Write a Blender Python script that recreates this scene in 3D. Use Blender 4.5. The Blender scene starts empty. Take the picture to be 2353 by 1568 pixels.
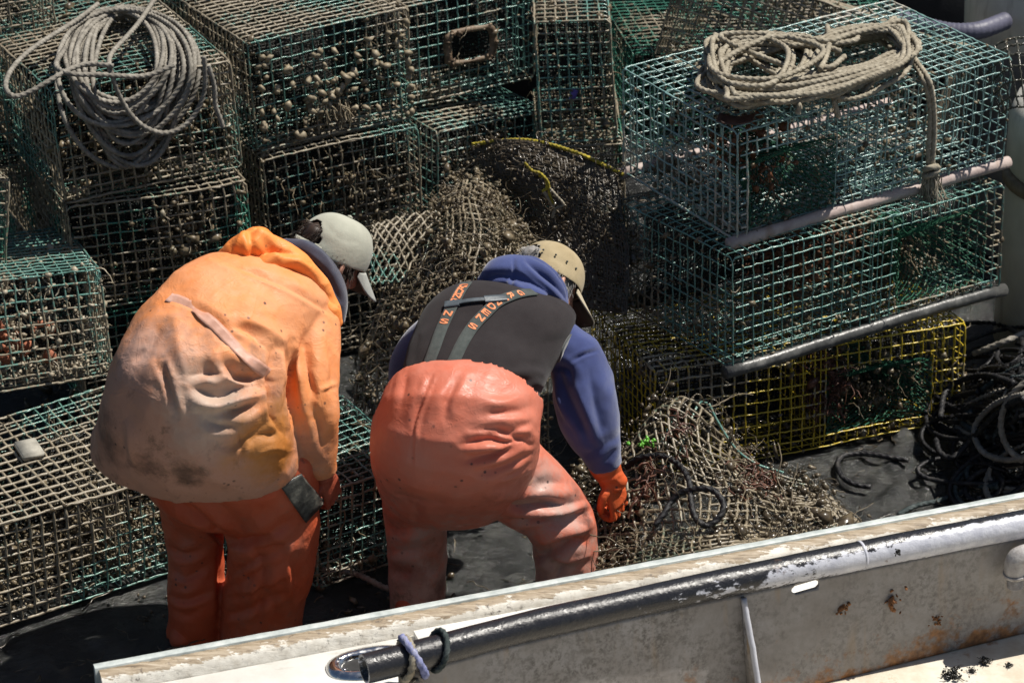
import bpy, bmesh, math, random
import numpy as np
from mathutils import Vector, Matrix, noise as mnoise
from mathutils.bvhtree import BVHTree

random.seed(7); rng = np.random.default_rng(7)
SC = bpy.context.scene; COL = SC.collection
R = math.radians
# ------------------------------------------------------------------ camera
PITCH, ROLL, FPX = R(26.2), R(0.7), 5978.0          # focal length in pixels of a 2352 px wide frame
CAM = np.array([0.0, -6.35, 4.28])
FWD = np.array([0, math.cos(PITCH), -math.sin(PITCH)])
_up = np.array([0, math.sin(PITCH), math.cos(PITCH)]); _rt = np.array([1.0, 0, 0])
CR = _rt*math.cos(ROLL) - _up*math.sin(ROLL); CU = _rt*math.sin(ROLL) + _up*math.cos(ROLL)
cam = bpy.data.cameras.new('camera'); camo = bpy.data.objects.new('camera', cam); COL.objects.link(camo)
cam.sensor_width = 36; cam.lens = FPX/2352*36; cam.clip_end = 3000; cam.clip_start = .1
camo.matrix_world = Matrix(((CR[0], CU[0], -FWD[0], CAM[0]), (CR[1], CU[1], -FWD[1], CAM[1]), (CR[2], CU[2], -FWD[2], CAM[2]), (0, 0, 0, 1)))
cam.dof.use_dof = True; cam.dof.focus_distance = 7.75; cam.dof.aperture_fstop = 5.0
SC.camera = camo
# ------------------------------------------------------------------ light
SUN_AZ, SUN_EL = R(17), R(61)                        # azimuth measured from +x (camera right) towards +y (away)
world = bpy.data.worlds.new("World"); SC.world = world; world.use_nodes = True
wn = world.node_tree; sky = wn.nodes.new('ShaderNodeTexSky'); sky.sky_type = 'NISHITA'; sky.sun_disc = False
sky.sun_elevation = SUN_EL; sky.sun_rotation = R(90)-SUN_AZ
bgn = wn.nodes['Background']; bgn.inputs['Strength'].default_value = .05
wn.links.new(sky.outputs[0], bgn.inputs['Color'])
sl = bpy.data.lights.new('sun', 'SUN'); so = bpy.data.objects.new('sun', sl); COL.objects.link(so)
sl.energy = 5.0; sl.angle = R(.5); sl.color = (1, .95, .87)
so.rotation_euler = Vector((math.cos(SUN_AZ)*math.cos(SUN_EL), math.sin(SUN_AZ)*math.cos(SUN_EL), math.sin(SUN_EL))).to_track_quat('Z', 'Y').to_euler()
SC.view_settings.view_transform = 'Standard'; SC.view_settings.look = 'None'
SC.view_settings.exposure = 0.3; SC.view_settings.gamma = 1; SC.view_settings.use_curve_mapping = False

# ------------------------------------------------------------------ projection helpers
def ray(px, py):
    d = FWD*FPX + CR*(px-1176.0) - CU*(py-784.0)
    return d/np.linalg.norm(d)
def P(px, py, y):
    d = ray(px, py); return CAM + d*((y-CAM[1])/d[1])
def PZ(px, py, z):
    d = ray(px, py); return CAM + d*((z-CAM[2])/d[2])
def proj(V):
    d = V-CAM; z = d@FWD
    return np.stack([1176+FPX*(d@CR)/z, 784-FPX*(d@CU)/z], -1)
def unit(v): return v/np.maximum(np.linalg.norm(v, axis=-1, keepdims=True), 1e-9)

# ------------------------------------------------------------------ mesh helpers
def mesh_np(name, V, F, smooth=True, attrs=None):
    """V (n,3); F = list of int arrays (k,4) / (k,3)"""
    me = bpy.data.meshes.new(name)
    V = np.asarray(V, np.float32); F = [np.asarray(f, np.int32) for f in (F if isinstance(F, (list, tuple)) else [F]) if len(f)]
    loops = np.concatenate([f.ravel() for f in F]) if F else np.zeros(0, np.int32)
    sizes = np.concatenate([np.full(len(f), f.shape[1], np.int32) for f in F])
    starts = np.concatenate([[0], np.cumsum(sizes)[:-1]]).astype(np.int32)
    me.vertices.add(len(V)); me.vertices.foreach_set('co', V.ravel())
    me.loops.add(len(loops)); me.loops.foreach_set('vertex_index', loops)
    me.polygons.add(len(sizes)); me.polygons.foreach_set('loop_start', starts)
    try: me.polygons.foreach_set('loop_total', sizes)
    except Exception: pass
    me.update(calc_edges=True); me.validate()
    if smooth: me.polygons.foreach_set('use_smooth', np.ones(len(me.polygons), bool))
    for k, a in (attrs or {}).items():
        at = me.attributes.new(k, 'FLOAT', 'POINT'); at.data.foreach_set('value', np.asarray(a, np.float32))
    return me
def obj(name, me, mat=None, parent=None, **props):
    o = bpy.data.objects.new(name, me); COL.objects.link(o)
    if mat is not None: me.materials.clear(); me.materials.append(mat)
    if parent is not None: o.parent = parent
    for k, v in props.items(): o[k] = v
    return o
def empty(name, loc, label, cat, group=None, rot=None):
    o = bpy.data.objects.new(name, None); COL.objects.link(o); o.location = tuple(loc); o.empty_display_size = .1
    if rot is not None: o.rotation_mode = 'YXZ'; o.rotation_euler = rot
    o['label'] = label; o['category'] = cat
    if group: o['group'] = group
    return o
def tag(o, label, cat, group=None):
    o['label'] = label; o['category'] = cat
    if group: o['group'] = group
    return o
class Soup:
    """collects pieces into one mesh"""
    def __init__(s): s.V = []; s.Q = []; s.T = []; s.A = []; s.n = 0
    def add(s, V, Q=None, T=None, a=0.0):
        V = np.asarray(V, float)
        s.V.append(V)
        if Q is not None and len(Q): s.Q.append(np.asarray(Q)+s.n)
        if T is not None and len(T): s.T.append(np.asarray(T)+s.n)
        s.A.append(np.broadcast_to(np.asarray(a, float), (len(V),))); s.n += len(V)
    def me(s, name, off=None, smooth=True):
        V = np.concatenate(s.V)
        if off is not None: V = V-np.asarray(off)
        F = ([np.concatenate(s.Q)] if s.Q else [])+([np.concatenate(s.T)] if s.T else [])
        return mesh_np(name, V, F, smooth, {'foul': np.concatenate(s.A)})
_tri = {}
def tube(s, C, r, sides=5, a=0.0, cap=True, twist=0.0, lobes=0, lobe=0.0, closed=False):
    C = np.asarray(C, float); n = len(C)
    if n < 2: return
    r = np.broadcast_to(np.asarray(r, float), (n,))
    t = np.gradient(C, axis=0) if not closed else np.roll(C, -1, 0)-np.roll(C, 1, 0)
    t = unit(t)
    ref = np.array([0, 0, 1.]) if abs(t[0, 2]) < .9 else np.array([1., 0, 0])
    if lobes == 0 and n < 4 or sides <= 5 and lobes == 0:
        m = unit(t.mean(0)[None])[0]; k = int(np.argmin(np.abs(m))); ref = np.eye(3)[k]
        N = unit(ref-t*(t@ref)[:, None])
    else:
        N = np.zeros((n, 3)); v = ref-t[0]*(t[0]@ref); v /= np.linalg.norm(v)
        for i in range(n):
            v = v-t[i]*(t[i]@v); l = np.linalg.norm(v)
            v = v/l if l > 1e-6 else N[i-1]; N[i] = v
    B = np.cross(t, N)
    th = np.linspace(0, 2*math.pi, sides, endpoint=False)
    L = np.concatenate([[0], np.cumsum(np.linalg.norm(np.diff(C, axis=0), axis=1))])
    ang = th[None]+L[:, None]*twist
    rr = r[:, None]*(1+lobe*np.cos(lobes*th)[None]) if lobes else np.repeat(r[:, None], sides, 1)
    V = C[:, None]+rr[..., None]*(np.cos(ang)[..., None]*N[:, None]+np.sin(ang)[..., None]*B[:, None])
    V = V.reshape(-1, 3)
    i = np.arange(n-1 if not closed else n)[:, None]*sides; j = np.arange(sides)[None]; nx = (j+1) % sides
    i2 = (i+sides) % (n*sides)
    Q = np.stack(np.broadcast_arrays(i+j, i+nx, i2+nx, i2+j), -1).reshape(-1, 4)
    av = np.repeat(np.broadcast_to(np.asarray(a, float), (n,)), sides)
    T = []
    if cap and not closed:
        V = np.concatenate([V, C[:1], C[-1:]]); av = np.concatenate([av, av[:1], av[-1:]]); b = n*sides
        T = [(b, (k+1) % sides, k) for k in range(sides)]+[(b+1, (n-1)*sides+k, (n-1)*sides+(k+1) % sides) for k in range(sides)]
    s.add(V, Q, T, av)
def spline(pts, n):
    """Catmull-Rom through pts (k,d), n samples"""
    p = np.asarray(pts, float); k = len(p)
    if k == 2: return p[0]+(p[1]-p[0])*np.linspace(0, 1, n)[:, None]
    q = np.concatenate([2*p[:1]-p[1:2], p, 2*p[-1:]-p[-2:-1]])
    u = np.linspace(0, k-1-1e-9, n); i = u.astype(int); f = (u-i)[:, None]
    a, b, c, d = q[i], q[i+1], q[i+2], q[i+3]
    return .5*((2*b)+(c-a)*f+(2*a-5*b+4*c-d)*f**2+(3*b-a-3*c+d)*f**3)
_ico = None
def ico():
    global _ico
    if _ico is None:
        bm = bmesh.new(); bmesh.ops.create_icosphere(bm, subdivisions=1, radius=1)
        _ico = (np.array([v.co[:] for v in bm.verts]), np.array([[v.index for v in f.verts] for f in bm.faces])); bm.free()
    return _ico
def lumps(s, pos, size, a=1.0, squash=None, g=None):
    """irregular little pebbles / shells / growth at pos (n,3)"""
    g = g or rng; V0, T0 = ico(); n = len(pos)
    if n == 0: return
    sc = np.asarray(size).reshape(-1, 1)*(g.uniform(.35, 1.45, (n, 3)) if squash is None else g.uniform(.8, 1.2, (n, 3))*np.asarray(squash))
    M = unit(g.normal(size=(n, 4))); w, x, y, z = M.T
    Rm = np.stack([1-2*(y*y+z*z), 2*(x*y-z*w), 2*(x*z+y*w), 2*(x*y+z*w), 1-2*(x*x+z*z), 2*(y*z-x*w), 2*(x*z-y*w), 2*(y*z+x*w), 1-2*(x*x+y*y)], -1).reshape(n, 3, 3)
    V = V0[None]*(1+g.uniform(-.42, .42, (n, len(V0), 1)))*sc[:, None]
    V = np.einsum('nij,nkj->nki', Rm, V)+np.asarray(pos)[:, None]
    T = (T0[None]+np.arange(n)[:, None, None]*len(V0)).reshape(-1, 3)
    s.add(V.reshape(-1, 3), None, T, np.repeat(np.broadcast_to(a, (n,)), len(V0)))
class SmoothNoise:
    """cheap smooth vector noise from random sines"""
    def __init__(s, g, k=6, f=(2, 9), dim=3):
        s.w = unit(g.normal(size=(k, 3)))*g.uniform(f[0], f[1], (k, 1)); s.ph = g.uniform(0, 6.28, (k, dim)); s.k = k
    def __call__(s, p): return np.sin((p@s.w.T)[..., None]+s.ph).sum(-2)/math.sqrt(s.k)
def strand(g, start, length, step=.02, droop=0.0, wild=.5, d0=None):
    n = max(3, int(length/step)); d = unit(g.normal(size=3)) if d0 is None else unit(np.asarray(d0, float)); p = np.array(start, float); out = [p.copy()]
    for i in range(n):
        d = unit(d+g.normal(size=3)*wild+np.array([0, 0, -droop])); p = p+d*step; out.append(p.copy())
    return np.array(out)

# ------------------------------------------------------------------ material helpers
class M:
    def __init__(s, name, rough=.6, spec=.5):
        s.m = bpy.data.materials.new(name); s.m.use_nodes = True; s.t = s.m.node_tree
        s.b = s.t.nodes['Principled BSDF']; s.b.inputs['Roughness'].default_value = rough
        s.b.inputs['Specular IOR Level'].default_value = spec
        s.co = s.t.nodes.new('ShaderNodeTexCoord').outputs['Object']
    def n(s, k): return s.t.nodes.new(k)
    def l(s, a, b): s.t.links.new(a, b)
    def vec(s, scale=(1, 1, 1), rot=(0, 0, 0), loc=(0, 0, 0)):
        m = s.n('ShaderNodeMapping'); s.l(s.co, m.inputs[0]); m.inputs['Scale'].default_value = scale; m.inputs['Rotation'].default_value = rot; m.inputs['Location'].default_value = loc
        return m.outputs[0]
    def noise(s, scale=5, detail=4, rough=.6, vec=None, dist=0):
        n = s.n('ShaderNodeTexNoise'); n.inputs['Scale'].default_value = scale; n.inputs['Detail'].default_value = detail; n.inputs['Roughness'].default_value = rough; n.inputs['Distortion'].default_value = dist
        s.l(vec or s.co, n.inputs['Vector']); return n.outputs['Fac']
    def voro(s, scale=20, vec=None, feature='F1', out='Distance'):
        n = s.n('ShaderNodeTexVoronoi'); n.feature = feature; n.inputs['Scale'].default_value = scale; s.l(vec or s.co, n.inputs['Vector']); return n.outputs[out]
    def ramp(s, fac, stops, interp='LINEAR'):
        r = s.n('ShaderNodeValToRGB'); e = r.color_ramp.elements; r.color_ramp.interpolation = interp
        while len(e) < len(stops): e.new(.5)
        for i, (p, c) in enumerate(stops):
            e[i].position = p; c = (c, c, c) if isinstance(c, (int, float)) else c; e[i].color = (*c[:3], 1)
        s.l(fac, r.inputs[0]); return r.outputs[0]
    def mix(s, fac, a, b, mode='MIX'):
        n = s.n('ShaderNodeMix'); n.data_type = 'RGBA'; n.blend_type = mode
        for v, k in ((fac, 0), (a, 6), (b, 7)):
            if isinstance(v, bpy.types.NodeSocket): s.l(v, n.inputs[k])
            elif k == 0: n.inputs[0].default_value = v
            else: n.inputs[k].default_value = (*v, 1)
        return n.outputs[2]
    def math(s, op, a, b=0.0):
        n = s.n('ShaderNodeMath'); n.operation = op
        for i, v in enumerate((a, b)):
            if isinstance(v, bpy.types.NodeSocket): s.l(v, n.inputs[i])
            else: n.inputs[i].default_value = v
        return n.outputs[0]
    def attr(s, name):
        a = s.n('ShaderNodeAttribute'); a.attribute_name = name; return a.outputs['Fac']
    def axis(s, k):
        n = s.n('ShaderNodeSeparateXYZ'); s.l(s.co, n.inputs[0]); return n.outputs[k]
    def color(s, c):
        if isinstance(c, bpy.types.NodeSocket): s.l(c, s.b.inputs['Base Color'])
        else: s.b.inputs['Base Color'].default_value = (*c, 1)
        return s
    def rough(s, r): s.l(r, s.b.inputs['Roughness']); return s
    def bump(s, h, strength=.3, dist=.002):
        n = s.n('ShaderNodeBump'); n.inputs['Strength'].default_value = strength; n.inputs['Distance'].default_value = dist
        s.l(h, n.inputs['Height']); s.l(n.outputs[0], s.b.inputs['Normal']); return s

M_SHADENETC = [(.3, (.006, .007, .006)), (.6, (.016, .016, .013)), (.8, (.05, .043, .03))]
MUD = (.17, .14, .095); MUD2 = (.32, .275, .20)
def wire_mat(name, col, col2, dirt=.5, mud=MUD, mud2=MUD2):
    m = M(name, .45)
    n = m.noise(55, 3, .7); n2 = m.noise(9, 2); f = m.attr('foul')
    x = m.math('ADD', m.math('MULTIPLY', f, .9), m.math('MULTIPLY', m.math('SUBTRACT', n, .5), 1.6))
    x = m.math('ADD', x, dirt-.5)
    base = m.mix(n2, col, col2); md = m.ramp(m.noise(30, 3), [(.3, mud), (.7, mud2)])
    m.color(m.mix(m.ramp(x, [(.42, 0), (.6, 1)]), base, md))
    m.rough(m.ramp(x, [(.4, .22), (.65, .42)]))
    m.bump(m.noise(160, 2), .5, .002); return m.m
MW_TEAL = wire_mat('teal coated wire', (.085, .22, .185), (.155, .29, .25), .46)
MW_GREY = wire_mat('weathered pale teal wire', (.16, .31, .29), (.26, .37, .35), .42, (.33, .30, .24), (.47, .44, .38))
MW_GREEN = wire_mat('muddy green wire', (.03, .16, .11), (.08, .24, .18), .55)
MW_MUD = wire_mat('mud caked wire', (.07, .2, .16), (.14, .25, .21), .62)
MW_YEL = wire_mat('yellow coated wire', (.58, .42, .03), (.48, .36, .04), .43, (.22, .19, .13), (.40, .36, .28))
MW_BROWN = wire_mat('brown fouled wire', (.05, .13, .10), (.16, .13, .09), .80, (.10, .078, .048), (.30, .25, .17))
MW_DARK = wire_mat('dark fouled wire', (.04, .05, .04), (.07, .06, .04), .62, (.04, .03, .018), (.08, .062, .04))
def simple(name, stops, scale=14, rough=.7, bump=(80, .4), spec=.4, detail=4):
    m = M(name, rough, spec); m.color(m.ramp(m.noise(scale, detail), stops))
    if bump: m.bump(m.noise(bump[0], 3), bump[1], .003)
    return m.m
M_GROW = simple('mud and growth', [(.25, (.02, .016, .011)), (.42, (.07, .052, .03)), (.52, (.19, .15, .095)), (.62, (.10, .085, .05)), (.75, (.40, .36, .28))], 17, .38)
M_GROWD = simple('dark wet growth', [(.3, (.025, .02, .014)), (.55, (.085, .065, .04)), (.75, (.2, .165, .11))], 26, .25, spec=.6)
M_SHELL = simple('pale shell bits', [(.25, (.10, .08, .055)), (.5, (.33, .28, .2)), (.75, (.46, .42, .34))], 35, .45)
M_SQUIRT = simple('sea squirt skin', [(.25, (.12, .095, .06)), (.55, (.29, .24, .16)), (.8, (.46, .40, .30))], 30, .55, spec=.35)
M_NETG = simple('green twine', [(.35, (.010, .075, .04)), (.6, (.03, .14, .08)), (.75, (.2, .19, .12))], 18, .7)
M_SHADENET = simple('dark twine', M_SHADENETC, 9, .7, None)
M_WEEDR = simple('red brown weed', [(.3, (.04, .016, .012)), (.6, (.12, .05, .03)), (.8, (.2, .14, .09))], 18, .45)
M_ORANGE_GROW = simple('rust orange growth', [(.3, (.05, .022, .012)), (.7, (.24, .09, .035))], 25, .5)
M_LEAFG = simple('green weed', [(.3, (.06, .25, .02)), (.7, (.15, .42, .05))], 20, .4)
M_BRICK = simple('brick red clay', [(.3, (.32, .10, .055)), (.7, (.45, .18, .10))], 30, .8)
M_WHITEP = simple('white plastic', [(.3, (.55, .56, .56)), (.7, (.75, .75, .74))], 10, .4)
def rope_mat(name, c1, c2, c3, rough=.85, sc=30):
    m = M(name, rough, .25); n = m.noise(sc, 4, .7); m.color(m.ramp(n, [(.28, c1), (.5, c2), (.72, c3)])); m.bump(m.noise(420, 3), .8, .002); return m.m
M_ROPE = rope_mat('sun bleached rope', (.17, .145, .105), (.31, .275, .21), (.42, .38, .30))
M_ROPEG = rope_mat("grey rope", (.12, .11, .095), (.245, .225, .19), (.36, .335, .29))
M_ROPED = rope_mat('dark muddy rope', (.008, .008, .009), (.02, .02, .022), (.07, .066, .06), .35)
M_ROPEBL = rope_mat('blue braid', (.09, .11, .26), (.22, .24, .42), (.42, .42, .48))
M_ROPEK = rope_mat('dark green braid', (.02, .03, .03), (.05, .065, .065), (.13, .15, .15))
M_ROPEY = rope_mat('yellow rope', (.09, .075, .035), (.36, .29, .035), (.58, .47, .06))

# ------------------------------------------------------------------ setting
def mud_deck():
    n1 = SmoothNoise(np.random.default_rng(3), 14, (2, 14), 1); n2 = SmoothNoise(np.random.default_rng(4), 24, (25, 90), 1)
    xs = np.linspace(-4.5, 4.5, 420); ys = np.linspace(-1.05, 6.5, 350)
    X, Y = np.meshgrid(xs, ys); Vv = np.stack([X, Y, 0*X], -1).reshape(-1, 3)
    h = n1(Vv)[:, 0]*.007+np.maximum(0, n2(Vv)[:, 0]-.25)**1.4*.014*np.clip(n1(Vv*.7)[:, 0]+.5, 0, 1.4)
    Vv[:, 2] = h-.012
    nx = len(xs); i = np.arange(len(ys)-1)[:, None]*nx+np.arange(nx-1)[None]
    Q = np.stack([i, i+1, i+nx+1, i+nx], -1).reshape(-1, 4)
    m = M('wet grey mud', .3, .6); n = m.noise(7, 5, .65)
    m.color(m.ramp(n, [(.3, (.008, .008, .009)), (.5, (.020, .021, .020)), (.75, (.055, .055, .050))]))
    m.rough(m.ramp(m.noise(16, 4), [(.35, .05), (.65, .26)])); m.bump(m.noise(60, 6, .7), .75, .014)
    obj('deck', mesh_np('deck', Vv, Q), m.m, kind='structure')
mud_deck()
me = mesh_np('water', [(-1500, -1500, -1.6), (1500, -1500, -1.6), (1500, 1500, -1.6), (-1500, 1500, -1.6)], np.array([[0, 1, 2, 3]]), False)
m = M('harbour water', .12); m.color((.02, .035, .035)); m.bump(m.noise(2, 4), .5, .05); obj('water', me, m.m, kind='structure')

def box_mesh(soup, lo, hi, a=0.0, bev=0.0):
    bm = bmesh.new(); bmesh.ops.create_cube(bm, size=1)
    lo = np.array(lo, float); hi = np.array(hi, float)
    for v in bm.verts: v.co = Vector((lo+hi)/2+np.array(v.co)*(hi-lo))
    if bev: bmesh.ops.bevel(bm, geom=bm.edges[:], offset=bev, segments=2, affect='EDGES')
    bm.normal_update(); bmesh.ops.triangulate(bm, faces=[f for f in bm.faces if len(f.verts) != 4 and len(f.verts) != 3]); bm.verts.index_update()
    Vv = [v.co[:] for v in bm.verts]; q = [[v.index for v in f.verts] for f in bm.faces if len(f.verts) == 4]; t = [[v.index for v in f.verts] for f in bm.faces if len(f.verts) == 3]
    soup.add(Vv, q, t, a); bm.free()

# ------------------------------------------------------------------ lobster traps
CELL = .041
def trap(pos, ang, dim, label, mat=MW_TEAL, foul=.4, seed=0, name='lobster_trap', group='lobster traps piled on the deck', dent=.012,
         openings=(), runner=None, heads=(), debris=300, nodl=250, strands=20, parlor=True, warp=None, r0=.0023, growth_mat=None, debris_mat=None, cell=CELL, sides=4, lining=()):
    g = np.random.default_rng(seed+100); U, Vd, H = dim
    root = empty(name, pos, label, 'lobster trap', group, (R(ang[1]), R(ang[2]), R(ang[0])))
    sn = SmoothNoise(g, 7, (2, 8)); fn = SmoothNoise(g, 9, (4, 22), 1)
    def W(p):
        q = p+sn(p)*dent*np.array([.8, .8, 1.0])
        return warp(q) if warp else q
    s = Soup(); c = cell
    nu, nv, nw = [max(3, int(round(d/c))) for d in (U, Vd, H)]
    def ring(w, h):
        # rounded rectangle in 2-D, sampled about every half cell
        k = .012; pts = []
        for (x0, y0, x1, y1) in ((k, 0, w-k, 0), (w, k, w, h-k), (w-k, h, k, h), (0, h-k, 0, k)):
            n = max(2, int(max(abs(x1-x0), abs(y1-y0))/(c*.5)))
            t = np.linspace(0, 1, n+1)[:, None]; pts.append(np.array([x0, y0])+t*np.array([x1-x0, y1-y0]))
        return np.concatenate(pts)
    def emit(p):
        keep = np.ones(len(p), bool)
        for (ax, side, a0, a1, b0, b1) in openings:     # ax = axis fixed (0,1,2), side 0/1, ranges on the other two axes
            o = [i for i in range(3) if i != ax]; lim = (0 if side == 0 else dim[ax])
            keep &= ~((abs(p[:, ax]-lim) < .02) & (p[:, o[0]] > a0) & (p[:, o[0]] < a1) & (p[:, o[1]] > b0) & (p[:, o[1]] < b1))
        keep &= g.random(len(p)) > .0006
        idx = np.flatnonzero(keep)
        if len(idx) == 0: return
        for run in np.split(idx, np.flatnonzero(np.diff(idx) > 1)+1):
            if len(run) < 2: continue
            q = W(p[run])+g.normal(size=(len(run), 3))*.0011
            f = np.clip(foul+fn(q)[:, 0]*.38, 0, 1)
            rr = r0*(1+f*.55+f*np.abs(g.normal(size=len(run)))*.42)
            tube(s, q, rr, sides, f, cap=False)
    jit = lambda: g.uniform(-.0015, .0015)
    for i in range(nu+1):
        x = U*i/nu+jit(); r2 = ring(Vd, H); emit(np.stack([np.full(len(r2), x), r2[:, 0], r2[:, 1]], -1))
    for i in range(nv+1):
        y = Vd*i/nv+jit(); r2 = ring(U, H); emit(np.stack([r2[:, 0], np.full(len(r2), y), r2[:, 1]], -1))
    for i in range(nw+1):
        z = H*i/nw+jit(); r2 = ring(U, Vd); emit(np.stack([r2[:, 0], r2[:, 1], np.full(len(r2), z)], -1))
    obj('wire_cage', s.me('wire_cage'), mat, root)
    if parlor:                                           # the wire partition inside and a funnel of twine
        s = Soup(); long = 0 if U > Vd else 1; at = .52*dim[long]
        o = 1 if long == 0 else 0
        for i in range(0, int(dim[o]/c)+1):
            p = np.zeros((12, 3)); p[:, long] = at; p[:, o] = i*c; p[:, 2] = np.linspace(.01, H-.01, 12); tube(s, W(p), r0, 4, foul, cap=False)
        for i in range(0, int(H/c)+1):
            p = np.zeros((16, 3)); p[:, long] = at; p[:, 2] = i*c; p[:, o] = np.linspace(.01, dim[o]-.01, 16); tube(s, W(p), r0, 4, foul, cap=False)
        obj('partition', s.me('partition'), mat, root)
    for (corners, inner, rad, nrm) in heads:             # funnel: rectangle corners (4) -> ring centre, radius, ring normal
        s = Soup(); cs = np.array(corners, float); nrm = unit(np.array(nrm, float)); e1 = unit(cs[1]-cs[0]); e2 = unit(np.cross(nrm, e1))
        na, nt = 44, 11; th = np.linspace(0, 1, na, endpoint=False)
        per = np.array([cs[int(t*4) % 4]+(cs[(int(t*4)+1) % 4]-cs[int(t*4) % 4])*(t*4-int(t*4)) for t in th])
        rg = np.array([np.array(inner)+rad*(math.cos(6.283*(t-.375-.25))*e1+math.sin(6.283*(t-.375-.25))*e2) for t in th])
        grid = np.array([per+(rg-per)*f+np.array([0, 0, -.03])*math.sin(math.pi*f)+g.normal(size=(na, 3))*.003 for f in np.linspace(0, 1, nt)])
        for k in range(na):
            for sg in (1, -1):
                tube(s, W(np.array([grid[i, (k+sg*i) % na] for i in range(nt)])), .0016*(1+.5*g.random()), 3, .4, cap=False)
        tube(s, W(np.concatenate([rg, rg[:1]])), .006, 6, .6, cap=False)
        obj('net_funnel', s.me('net_funnel'), M_NETG, root)
    for lv in lining:                                    # sagging dark twine net added across the trap to darken its inside
        s = Soup(); ph = g.uniform(0, 6.28, 3)
        f2 = lambda u, w: W(np.stack([u, lv*Vd+.05*np.sin(u*5+ph[0])*np.sin(w*8+ph[1])+.03*np.sin(u*13+w*9+ph[2]), w], -1))
        for q in np.arange(.008, U-.005, .0135): w_ = np.linspace(.01, H-.01, 22); tube(s, f2(np.full(22, q)+.004*np.sin(w_*40+q*70), w_), .0030*g.uniform(.7, 1.3), 3, .4, cap=False)
        for q in np.arange(.008, H-.005, .0135): u_ = np.linspace(.008, U-.008, 40); tube(s, f2(u_, np.full(40, q)+.004*np.sin(u_*40+q*70)), .0030*g.uniform(.7, 1.3), 3, .4, cap=False)
        obj('shade_net', s.me('shade_net'), M_SHADENET, root)
    if runner:
        rad, rm = runner; s = Soup()
        for y in (0.005, Vd-.005):
            p = np.stack([np.linspace(-.03, U+.03, 14), np.full(14, y), np.full(14, -.006)], -1) if U > Vd else np.stack([np.full(14, y*U/Vd), np.linspace(-.03, Vd+.03, 14), np.full(14, -.006)], -1)
            s = Soup(); tube(s, W(p)+g.normal(size=(14, 3))*.0012, rad, 10, .5); obj('runner', s.me('runner'), rm, root)
    s = Soup()
    if debris:
        n = int(debris*1.5); p = np.stack([g.uniform(.01, U-.01, n), g.uniform(.01, Vd-.01, n), np.abs(g.normal(size=n))*.014+.006], -1)
        cl = fn(p*1.7)[:, 0] > -.5; p = W(p[cl]); lumps(s, p, g.lognormal(-5.2, .5, len(p)), 1, g=g)
    if nodl:
        n = nodl; p = g.uniform(0, 1, (n, 3))*np.array(dim); f = g.integers(0, 5, n)
        ax = np.where(f == 0, 1, np.where(f == 1, 2, np.where(f == 2, 0, np.where(f == 3, 0, 2))))
        for i in range(n): p[i, ax[i]] = [0, H, 0, U, 0][f[i]]
        k = [0, 1, 2]
        for i in range(n):                               # stick to a wire
            o = [j for j in k if j != ax[i]][g.integers(0, 2)]; cc = dim[o]/max(3, round(dim[o]/c)); p[i, o] = round(p[i, o]/cc)*cc
        p = W(p); lumps(s, p, g.lognormal(-5.1, .4, n), 1, g=g)
    for k in range(strands):
        p = g.uniform(0, 1, 3)*np.array(dim); fc = g.integers(0, 3)
        if fc == 0: p[1] = 0
        elif fc == 1: p[2] = H
        else: p[0] = g.integers(0, 2)*U
        st = strand(g, W(p[None])[0], g.uniform(.04, .16), .014, .35, .55)
        tube(s, st, np.linspace(.0022, .001, len(st))*g.uniform(.8, 1.6), 3, 1, cap=False)
    if s.n: obj('marine_growth', s.me('marine_growth'), growth_mat or M_GROW, root, kind='stuff')
    return root, W, g

M_RUN1 = simple('pinkish runner strip', [(.3, (.30, .22, .20)), (.55, (.44, .36, .33)), (.75, (.26, .17, .12))], 12, .6, (60, .5))
M_RUN2 = simple('grey muddy runner', [(.3, (.03, .031, .03)), (.55, (.085, .085, .08)), (.75, (.2, .195, .18))], 14, .35, (40, .8))
BOX = {}
def T(key, pos, ang, dim, label, **k):
    BOX[key] = (np.array(pos), ang, dim); return trap(pos, ang, dim, label, seed=len(BOX)*11, **k)
def box_rot(ang):
    return np.array(Matrix.Rotation(R(ang[0]), 3, 'Z') @ Matrix.Rotation(R(ang[1]), 3, 'X') @ Matrix.Rotation(R(ang[2]), 3, 'Y'))

# right-hand stack
T('T7', (.729, 1.35, .838), (31.5, 1.4, -1.4), (1.13, .651, .385), 'pale teal wire trap on top of the right stack under the big hank of rope', mat=MW_GREY, foul=.33, r0=.0026,
  openings=[(1, 0, .05, .40, .03, .27)], runner=(.021, M_RUN1), debris=520, nodl=300, strands=26, dent=.007,
  heads=[([(.05, 0, .27), (.40, 0, .27), (.40, 0, .03), (.05, 0, .03)], (.2, .27, .2), .075, (0, 1, .15))], debris_mat=M_SHELL)
T('T8', (.718, 1.225, .438), (31.1, -2.2, 0), (1.132, .661, .385), 'green wire trap between the pale top trap and the yellow trap', lining=(.82,), mat=MW_TEAL, foul=.36,
  openings=[(1, 0, .68, 1.06, .05, .33)], runner=(.023, M_RUN2), debris=700, nodl=340, strands=40, dent=.009,
  heads=[([(.68, 0, .33), (1.06, 0, .33), (1.06, 0, .05), (.68, 0, .05)], (.84, .27, .2), .075, (0, 1, .15))])
T('T9', (.482, 1.282, .012), (18.6, -3.0, 0), (1.146, .604, .378), 'yellow wire trap at the bottom of the right stack', lining=(.55,), mat=MW_YEL, foul=.42,
  openings=[(1, 0, .62, 1.02, .05, .27)], debris=800, nodl=420, strands=50, dent=.008,
  heads=[([(.62, 0, .27), (1.02, 0, .27), (1.02, 0, .05), (.62, 0, .05)], (.82, .27, .18), .075, (0, 1, .15))])
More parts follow.
